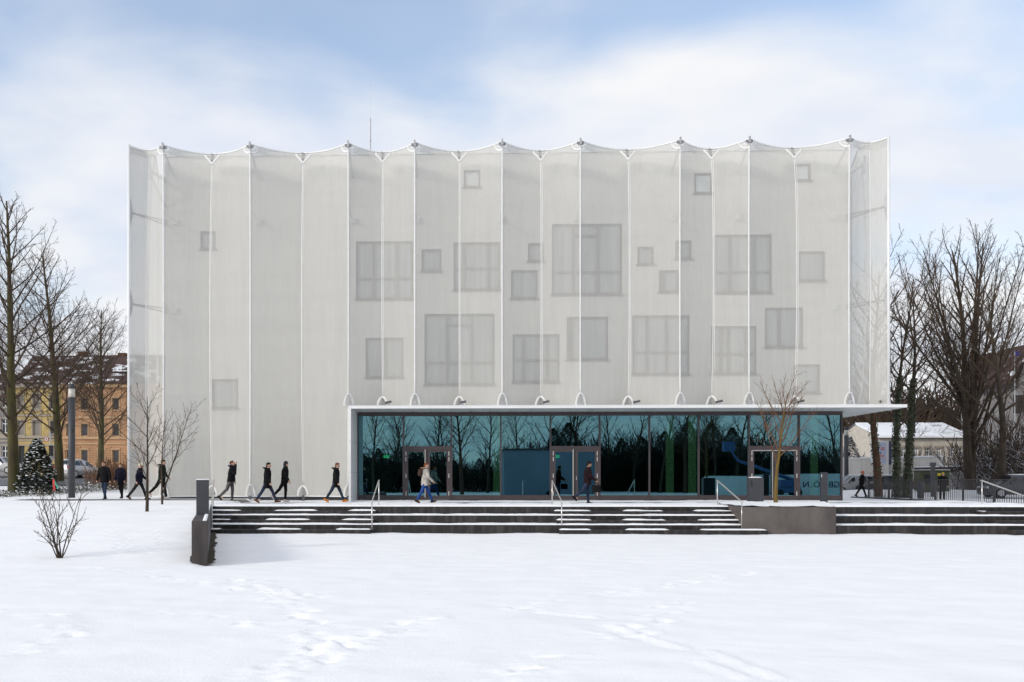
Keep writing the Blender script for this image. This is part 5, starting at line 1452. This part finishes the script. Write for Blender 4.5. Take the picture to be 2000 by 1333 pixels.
car('dark parked car behind the fence by the gabled house', cpos(1985,56), R(85), M['darkcar'])

# ------------------------------------------------------------------ people
SKIN = mat('skin', (0.48,0.28,0.20), .55, var=.05); SKIN2 = mat('skin_tan', (0.33,0.18,0.115), .55, var=.05)
CL = {}
def cloth(name, col, var=.25):
    if name not in CL: CL[name] = mat('cloth_'+name, tuple(c*.62 if max(col) < .05 else c for c in col), .9, var=var, scale=7, bump=.3, bscale=80, spec=.15)
    return CL[name]
def remeshed(mb, name, voxel, fold=0.0, seed=0):
    me = mb.mesh(name); ob = bpy.data.objects.new('tmp', me); COL.objects.link(ob)
    r = ob.modifiers.new('r','REMESH'); r.mode='VOXEL'; r.voxel_size=voxel; r.use_smooth_shade=True
    s = ob.modifiers.new('s','SMOOTH'); s.factor=.5; s.iterations=3
    dg = bpy.context.evaluated_depsgraph_get(); ev = ob.evaluated_get(dg)
    out = bpy.data.meshes.new_from_object(ev); out.name = name
    bpy.data.objects.remove(ob); bpy.data.meshes.remove(me)
    n = len(out.vertices); co = np.empty(n*3); out.vertices.foreach_get('co', co); co = co.reshape(-1,3)
    if fold:
        no = np.empty(n*3); out.vertices.foreach_get('normal', no); no = no.reshape(-1,3)
        d = fold*(np.sin(co[:,2]*38+6*fbm(co[:,0]*6+seed,co[:,1]*6+co[:,2]*2,seed))*.5 + 2.2*fbm(co[:,0]*9+co[:,2]*5,co[:,1]*9+co[:,2]*7,seed+3,3))
        co = co+no*d[:,None]; out.vertices.foreach_set('co', co.ravel())
    out.polygons.foreach_set('use_smooth', np.ones(len(out.polygons), bool)); out.update()
    return out
def person(label, loc, face, h=1.76, legs=((28,8),(-24,14)), arms=((-18,15),(22,25)), armout=(6,6), jacket='black', jcol=(.012,.012,.014), hem=.80,
           trous='black', tcol=(.015,.015,.018), shoe='dark', scol=(.02,.018,.016), hair=(.02,.014,.01), hat=None, hood=None, skin=SKIN, lean=3, head=(0,0), bulk=1.09, extra=None, hand_to_face=False, group='people walking past the hall'):
    root = thing('person', label, 'person', loc, face, group); s = h/1.76; root.scale = (s,s,s)
    # joints, facing +Y
    hipz = 0.93
    def leg(sx, a, b):
        hp = Vector((sx*.09,0,hipz)); a_ = R(a); b_ = R(a-b)
        kn = hp+Vector((0,math.sin(a_),-math.cos(a_)))*.43; an = kn+Vector((0,math.sin(b_),-math.cos(b_)))*.43
        return hp, kn, an, b_
    LG = [leg(-1,*legs[0]), leg(1,*legs[1])]
    low = min(l[2].z for l in LG); dz = .085-low
    for hp, kn, an, _ in LG: hp.z += dz; kn.z += dz; an.z += dz
    bz = hipz+dz; ln = R(lean)
    def up(x, y, z):     # trunk point above the hip with forward lean
        k = z-hipz; return Vector((x, y+k*math.sin(ln), bz+k*math.cos(ln)))
    sh = [up(sx*.185*bulk,0,1.42) for sx in (-1,1)]
    AR = []
    for i, sx in enumerate((-1,1)):
        a = R(arms[i][0]); b = R(arms[i][0]+arms[i][1]); o_ = R(armout[i])
        el = sh[i]+Vector((sx*math.sin(o_), math.sin(a)*math.cos(o_), -math.cos(a)*math.cos(o_)))*.29
        wr = el+Vector((sx*math.sin(o_)*.4, math.sin(b), -math.cos(b))).normalized()*.255
        AR.append([sh[i], el, wr])
    hy, hx = R(head[0]), R(head[1])
    nk = up(0,.01,1.50); hd = nk+Vector((0, .03+.11*math.sin(hx), .135*math.cos(hx)))
    RH = Matrix.Rotation(hy,3,'Z') @ Matrix.Rotation(-hx,3,'X')
    def hp_(x,y,z): return hd+RH@Vector((x,y,z))
    if hand_to_face:
        AR[1][1] = sh[1]+Vector((.04,.16,-.23)); AR[1][2] = hp_(.05,.13,-.04)+Vector((0,.02,-.05))
    B = MB()
    # trunk and neck
    tr = [(0,.0,.86,.145,.10),(0,0,.95,.16,.11),(0,0,1.08,.135,.095),(0,0,1.22,.155,.105),(0,0,1.36,.175,.105),(0,0,1.44,.13,.08),(0,0,1.49,.06,.06),(0,.01,1.56,.055,.055)]
    rg = []
    for (cx,cy_,z,rx,ry) in tr: q = up(cx,cy_,z); rg.append((q.x,q.y,q.z,rx,ry))
    B.rings(rg,16)
    # head: skull, jaw, nose, ears, brow
    v0 = len(B.v); B.ball((0,0,.015),(.074,.094,.108),14,10); B.ball((0,.028,-.055),(.056,.062,.062),12,8); B.ball((0,.098,-.008),(.013,.022,.026),8,6); B.ball((0,.082,.028),(.045,.018,.012),8,6)
    B.ball((0,.088,-.058),(.026,.012,.012),8,6)
    for sx in (-1,1): B.ball((sx*.077,-.008,-.005),(.012,.02,.032),8,6)
    B.v[v0:] = [tuple(hp_(*p)) for p in B.v[v0:]]
    for (hp,kn,an,_) in LG:
        B.capsule(hp,kn,.080,.052); B.capsule(kn,an,.054,.036)
        B.capsule(an+Vector((0,0,-.03)), an+Vector((0,.12,-.05)), .035,.03)
    for i,(a,b,c) in enumerate(AR):
        B.capsule(a,b,.050,.040); B.capsule(b,c,.040,.027)
        d = (c-b).normalized(); sx = (-1,1)[i]
        inn = Vector((-sx,0,0)); w = d.cross(inn).normalized()
        pc = c+d*.05; B.capsule(c,pc+d*.03,.026,.030)
        for k,(off,L) in enumerate(((-.024,.055),(-.008,.068),(.008,.064),(.024,.050))):
            f0 = pc+d*.03+w*off; f1 = f0+d*L*.55+inn*.010; f2 = f1+d*L*.35+inn*.022
            B.capsule(f0,f1,.0095,.009,6); B.capsule(f1,f2,.009,.0075,6)
        B.capsule(c+d*.02-w*.018, c+d*.055-w*.045+inn*.01, .011,.0095,6); B.capsule(c+d*.055-w*.045+inn*.01, c+d*.085-w*.045+inn*.022,.0095,.008,6)
    link('body', remeshed(B,'body',.0125), skin, root)
    for sx in (-1,1):
        e = MB(); c_ = hp_(sx*.030,.083,.012); e.ball(c_,.0095,6,4); e.build('eye', M['black'], root, True)
    # trousers
    Tm = MB(); q0, q1 = up(0,0,.99), up(0,0,.86)
    Tm.rings([(q1.x,q1.y,q1.z-.06,.15,.115),(q1.x,q1.y,q1.z,.175,.13),(q0.x,q0.y,q0.z,.165,.12)],16)
    for (hp,kn,an,_) in LG:
        Tm.capsule(hp,kn,.098,.070); Tm.capsule(kn,an.lerp(kn,.06),.070,.056)
    link('trousers', remeshed(Tm,'trousers',.016,.005,3), cloth(trous,tcol), root)
    # shoes
    for (hp,kn,an,b_) in LG:
        sm_ = MB(); pitch = max(-.9,min(.25, b_*.9 if b_ < -.15 else b_*.35))
        f = Vector((0,math.cos(pitch),math.sin(pitch))); u = Vector((0,-math.sin(pitch),math.cos(pitch)))
        heel = an-f*.055-u*.045; toe = an+f*.165-u*.052
        sm_.capsule(heel,toe,.040,.034,10); sm_.capsule(an+u*.03,an-u*.03,.052,.048,10); sm_.capsule(an,an+f*.11-u*.04,.045,.034,10)
        link('shoe', remeshed(sm_,'shoe',.013), cloth(shoe,scol,.15), root)
    # jacket
    J = MB(); k_ = bulk
    def jr(z,rx,ry,cy_=0): q = up(0,cy_,z); return (q.x,q.y,q.z,rx*k_,ry*k_)
    J.rings([jr(hem,.185,.145),jr(.94,.188,.145),jr(1.08,.185,.140),jr(1.22,.195,.145),jr(1.34,.205,.14),jr(1.42,.185,.12),jr(1.475,.115,.095),jr(1.53,.085,.088,.01)],20)
    for i,(a,b,c) in enumerate(AR):
        J.capsule(a+Vector((0,0,-.005)),b,.078*k_,.064*k_); J.capsule(b,c.lerp(b,.06),.064*k_,.050)
    if hood: 
        q = up(0,-.075,1.50); J.ball(q,(.115,.085,.075),12,8); q = up(0,-.02,1.50); J.ball(q,(.115,.10,.055),12,8)
    link('jacket', remeshed(J,'jacket',.016,.007,5), cloth(jacket,jcol), root)
    if hood:
        Hh = MB(); n_=14
        pts = [up(.125*math.cos(a), -.045+.115*math.sin(a)*(-1 if False else 1)-.03, 1.535+.012*math.sin(3*a)) for a in [math.pi*(-.15)-math.pi*.7*q/n_ for q in range(n_+1)]]
        Hh.tube(pts,.036,7); link('hood_trim', remeshed(Hh,'hood_trim',.014,.006,9), cloth('fur_'+hood[0],hood[1]), root)
    # hair or hat
    Hm = MB()
    if hat:
        Hm.ball((0,-.008,.052),(.088,.106,.095),14,8); Hm.ball((0,-.006,.035),(.092,.110,.045),14,6)
        nm, col = 'hat', hat
        if extra == 'hood_up': Hm.ball((0,-.035,-.03),(.098,.095,.13),14,8); Hm.ball((0,-.03,-.11),(.10,.10,.06),12,6)
    else:
        Hm.ball((0,-.014,.050),(.080,.099,.085),14,8); Hm.ball((0,-.055,.0),(.070,.060,.085),12,8); Hm.ball((0,.045,.088),(.062,.045,.036),10,6); nm, col = 'hair', hair
    Hm.v = [tuple(hp_(*p)) for p in Hm.v]
    link(nm, remeshed(Hm,nm,.012,.003 if hat else .006,7), cloth('%s_%.2f_%.2f'%(nm,col[0],col[1]),col), root)
    return root, AR, up
def fpos(px, py, Zd):
    p = atz(px, Zd); p.z = EYE-(py-PY)/F*Zd; return p
RT, LT, CAMW = R(-90), R(90), R(180)      # facing right, left, towards the camera
person('man in black jacket and jeans walking beside a companion towards the snow field', fpos(204,977,40.8), R(168), 1.80, ((10,6),(-8,12)), ((-6,12),(4,14)), (16,14), tcol=(.022,.032,.060), trous='jeans', hair=(.10,.05,.025), head=(0,-8), bulk=1.08)
person('person in navy padded jacket and black trousers with head bowed beside a companion', fpos(236,974,41.5), R(172), 1.66, ((6,4),(-10,18)), ((2,18),(-4,30)), (12,10), 'navy', (.014,.014,.035), .82, head=(8,-22), bulk=1.05)
person('person in cream beanie and navy jacket with pale hem striding behind the young tree', fpos(272,976.5,38.4), R(-75), 1.66, ((24,6),(-30,8)), ((20,30),(-24,26)), (8,8), 'navy', (.014,.014,.035), .86, hat=(.72,.66,.50), trous='charcoal', tcol=(.03,.028,.034))
person('man in dark green fur-hooded parka walking between the young trees', fpos(316,975.5,38.2), RT, 1.74, ((14,6),(-32,14)), ((8,30),(-6,20)), (6,6), 'green', (.022,.026,.020), .72, hood=('brown',(.12,.08,.05)), hair=(.05,.03,.02), tcol=(.02,.02,.026), scol=(.45,.42,.40), shoe='paleshoe')
person('man in black jacket and grey trousers holding a hand to his face', fpos(451,981,37.4), RT, 1.78, ((6,10),(-20,26)), ((-4,14),(20,90)), (6,4), hem=.84, hood=('blue',(.04,.06,.14)), hair=(.10,.045,.02), trous='grey', tcol=(.085,.075,.08), head=(0,-28), lean=8, hand_to_face=True)
person('bearded man in long black fur-hooded parka and jeans in full stride', fpos(522,982,37.0), RT, 1.76, ((27,4),(-27,8)), ((-4,16),(6,20)), (5,5), hem=.66, hood=('brown',(.12,.08,.05)), trous='jeans', tcol=(.022,.032,.060), shoe='brown', scol=(.12,.05,.025), lean=2)
person('man in black hooded jacket and grey beanie walking behind the parka wearer', fpos(556,981,37.6), RT, 1.74, ((4,8),(-28,18)), ((0,26),(6,30)), (6,6), hem=.80, hat=(.035,.035,.045), extra='hood_up', shoe='paleshoe', scol=(.45,.42,.40), head=(-15,-4))
person('man in long black coat and orange boots nearing the glazed front', fpos(656,981,37.2), RT, 1.72, ((24,2),(-26,8)), ((-2,12),(4,16)), (5,5), hem=.68, hood=('black',(.014,.014,.016)), hair=(.12,.06,.03), trous='jeans', tcol=(.022,.032,.060), shoe='orange', scol=(.55,.19,.03), bulk=1.04)
p9 = person('person in pale grey winter coat and blue jeans passing the left double door', fpos(830,982,37.0), R(-70), 1.74, ((26,4),(-24,6)), ((14,20),(10,40)), (6,8), 'palegrey', (.42,.39,.35), .78, hood=('rust',(.22,.12,.06)), hair=(.16,.055,.02), trous='blue', tcol=(.025,.07,.24), scol=(.05,.03,.02), shoe='brownd', head=(-20,-4))
p10 = person('man in dark maroon coat carrying a black bag past the middle double door', fpos(1147,985,36.1), R(-84), 1.75, ((6,4),(-30,22)), ((20,40),(18,30)), (5,5), 'maroon', (.024,.010,.014), .78, trous='jeans', tcol=(.022,.032,.060), shoe='black', scol=(.015,.013,.013), skin=SKIN2, head=(0,2))
person('walker in orange beanie and dark coat striding behind the railing fence', fpos(1683,971,57), R(-95), 1.72, ((22,4),(-24,8)), ((6,16),(-6,20)), (6,6), 'black', (.012,.012,.014), .70, hat=(.62,.11,.03), group='walkers behind the fence')
person('walker in yellow hat and black coat standing behind the railing fence', fpos(1841,976,52), R(170), 1.60, ((4,4),(-4,4)), ((4,14),(2,14)), (8,8), 'black', (.012,.012,.014), .62, hat=(.50,.33,.06), group='walkers behind the fence')
# what people carry
rt, AR, up_ = p10; w_ = rt.matrix_basis; hand = AR[0][2]; s_ = rt.scale[0]
Mx = Matrix.Translation(rt.location) @ Matrix.Rotation(rt.rotation_euler.z,4,'Z') @ Matrix.Scale(s_,4)
hnd = Mx @ (AR[1][2]+Vector((0,.02,-.07)))
root = thing('hand_bag', 'black soft bag hanging from the hand of the man in maroon', 'bag', (hnd.x,hnd.y,hnd.z-.42), rt.rotation_euler.z)
mb = MB(); mb.rings([(0,0,.0,.07,.17),(0,0,.05,.085,.20),(0,0,.20,.08,.20),(0,0,.29,.04,.18)],16); link('bag_body', remeshed(mb,'bag_body',.015,.008,2), cloth('bag',(.012,.011,.012)), root)
mb = MB(); mb.tube([(0,-.10,.27),(0,-.05,.38),(0,0,.42),(0,.05,.38),(0,.10,.27)],.010,6); mb.build('handle', cloth('bag',(.012,.011,.012)), root, True)
rt, AR, up_ = p9
Mx = Matrix.Translation(rt.location) @ Matrix.Rotation(rt.rotation_euler.z,4,'Z')
bk = Mx @ Vector((0,-.20,1.16))
root = thing('backpack', 'small dark brown backpack on the shoulders of the person in pale coat', 'backpack', (bk.x,bk.y,bk.z), rt.rotation_euler.z)
mb = MB(); mb.ball((0,-.02,.12),(.13,.09,.17),14,8); mb.ball((0,-.06,.04),(.10,.06,.10),12,6); link('pack', remeshed(mb,'pack',.015,.006,2), cloth('pack',(.05,.03,.025)), root)
mb = MB()
for sx in (-1,1): mb.tube([(sx*.09,.03,.24),(sx*.10,.14,.30),(sx*.11,.26,.26),(sx*.13,.30,.12)],.014,6)
mb.build('strap', cloth('pack',(.05,.03,.025)), root, True)

# ------------------------------------------------------------------ behind the camera: what the glazing mirrors
def vpos(px, Yb):   # virtual point behind the mirror plane brought back
    p = at(px, 900, 2*YG - Yb); return Vector((p.x, Yb, GZ))
a = vpos(985,-31); b = vpos(1168,-31)
root = thing('flat_pavilion', 'plain flat-roofed blue-grey pavilion mirrored in the middle glass panes', 'building', ((a.x+b.x)/2,-31,GZ), world_coords=True)
M['pav'] = mat('pavilion_cladding', (0.19,0.24,0.31), .85, var=.06, scale=.4)
mb = MB(); mb.box(a.x,b.x,-41,-31,GZ,5.05); mb.build('wall', M['pav'], root); mb = MB(); mb.box(a.x-.1,b.x+.1,-41.1,-30.9,5.06,5.3); mb.build('roof_edge', M['anthracite'], root)
g='bare trees across the snow field, mirrored in the glass'
for k,(px,Yb,mi,s) in enumerate(((735,-26,0,.95),(800,-38,1,.9),(845,-44,2,1.0),(905,-22,3,.95),(955,-34,1,.9),(1010,-44,0,1.0),(1060,-38,2,1.1),(1100,-48,1,1.1),(1130,-44,3,1.0),(1190,-46,0,.95),(1235,-40,2,.95),(1290,-36,1,1.0),(1340,-34,3,1.05),(1390,-32,0,1.0),(1430,-36,2,1.05),(1480,-40,1,.9),(1640,-22,2,.9),(770,-48,2,.9),(870,-50,3,.9),(690,-30,1,.9))):
    p = vpos(px,Yb); ms = [ivs[1],ivs[2],TF,ivs[0]][mi]
    rt = thing('park_tree', 'bare tree across the snow field, mirrored in the glazing', 'tree', p, k*1.7, g); rt.scale=(s,s,s)
    for part, m_ in (('trunk',ms[0]),('crown',ms[1])): link(part, m_, None, rt)
g='dark evergreens across the snow field, mirrored in the glass'
c0 = conifer('park_conifer','dense dark evergreen across the snow field, mirrored in the glazing', vpos(745,-40), 6.5, 2.6, 9, g, ('needle',None), 2.0)
for k,(px,Yb,s) in enumerate(((1085,-50,1.5),(1115,-46,1.6),(1215,-42,1.2),(1255,-44,1.25),(1300,-44,1.4),(1345,-42,1.6),(1385,-40,1.6),(1425,-42,1.5),(1465,-46,1.3),(715,-44,.9),(800,-46,.8),(840,-48,.8),(890,-46,.75),(940,-50,.8),(1510,-50,1.0),(1560,-56,.9))):
    c = copy_tree(c0); c.location = vpos(px,Yb); c.scale=(s*1.1,s*1.1,s); c.rotation_euler.z = k
M['twig_dark'] = mat('thicket_twig', (0.020,0.016,0.012), 0.9, col2=(0.042,0.034,0.024), scale=1.5)
B5 = tuple(m.copy() for m in B4)
for m in B5: m.materials.clear()
g = 'dark thicket across the snow field, mirrored in the glass'
rg = random.Random(77); k = 0
for row, Yb in enumerate((-47, -53, -60)):
    px = 640 + row*14
    while px < 1720:
        s_ = rg.uniform(1.3,3.4)*(1.25 if 1060 < px < 1480 else 1.05)
        o = place_tree('thicket_shrub', 'dark leafless thicket shrub across the snow field, mirrored in the glazing', B5, (M['twig_dark'],M['twig_dark']), vpos(px, Yb+rg.uniform(-2,2)), k*1.1, s_, g)
        o['category'] = 'shrub'; o.children[0].name = 'stems'; k += 1; px += 44
# hoarding with lettering and a boom lift
a = vpos(1372,-15); b = vpos(1690,-15)
root = thing('site_hoarding', 'white site hoarding with dark lettering mirrored in the end panes', 'hoarding', (a.x+6,-15,GZ), world_coords=True)
M['hoard'] = mat('white_hoarding', (0.72,0.73,0.75), .7, var=.05, scale=1)
n_ = 14
for k in range(n_):
    x_0 = a.x+(b.x-a.x)*k/n_; x_1 = a.x+(b.x-a.x)*(k+1)/n_
    mb = MB(); mb.box(x_0+.01,x_1-.01,-15.08,-15,GZ,1.55); mb.build('board', M['hoard'], root)
M['letter'] = mat('dark_blue_lettering', (0.02,0.025,0.06), .6, var=.05)
cu = bpy.data.curves.new('lettering','FONT'); cu.body = 'IGB KÖLN'; cu.size = .95; cu.extrude = .01; cu.align_x='CENTER'
tmp = bpy.data.objects.new('tmp', cu); COL.objects.link(tmp)
lme = bpy.data.meshes.new_from_object(tmp.evaluated_get(bpy.context.evaluated_depsgraph_get())); bpy.data.objects.remove(tmp)
lme.materials.clear(); lme.materials.append(M['letter'])
lt = bpy.data.objects.new('lettering', lme); COL.objects.link(lt)
lt.parent = root; lt.matrix_parent_inverse = Matrix.Translation(-Vector(root.location))
pc_ = vpos(1606,-15); lt.location = (pc_.x,-14.97,.05); lt.rotation_euler = (R(90),0,R(180))
M['liftblue'] = mat('lift_blue', (0.03,0.085,0.22), .4, var=.08)
p = vpos(1535,-12.5)
root = thing('boom_lift', 'blue telescopic boom lift mirrored in the glass behind the planter tree', 'boom lift', (p.x,p.y,GZ))
mb = MB(); mb.box(-1.3,1.3,-.9,.9,.45,1.0); mb.build('chassis', M['liftblue'], root, bevel=.05)
mb = MB(); mb.box(-.8,1.1,-.6,.6,1.02,1.9); mb.build('turret', M['liftblue'], root, bevel=.05)
for x_ in (-1.0,1.0):
    for y_ in (-.85,.85): w = MB(); w.tube([(x_,y_-.12,.42),(x_,y_+.12,.42)],.42,16); w.build('wheel', M['tyre'], root, True)
dx = vpos(1437,-12.5).x-p.x; dx2 = vpos(1424,-12.5).x-p.x
mb = MB(); mb.tube([(.9,0,1.8),(dx,0,4.1)],[.22,.16],4); mb.build('boom', M['liftblue'], root); mb = MB(); mb.tube([(dx,0,4.1),(dx2,0,5.2)],[.14,.11],4); mb.build('jib', M['liftblue'], root)
mb = MB(); mb.box(dx2-.9,dx2+.3,-.4,.4,5.15,5.25); mb.box(dx2-.9,dx2-.85,-.4,.4,5.25,6.2); mb.box(dx2+.25,dx2+.3,-.4,.4,5.25,6.2); mb.box(dx2-.85,dx2+.25,.36,.4,5.25,6.2); mb.box(dx2-.85,dx2+.25,-.4,-.36,5.9,6.2); mb.build('basket', M['liftblue'], root)
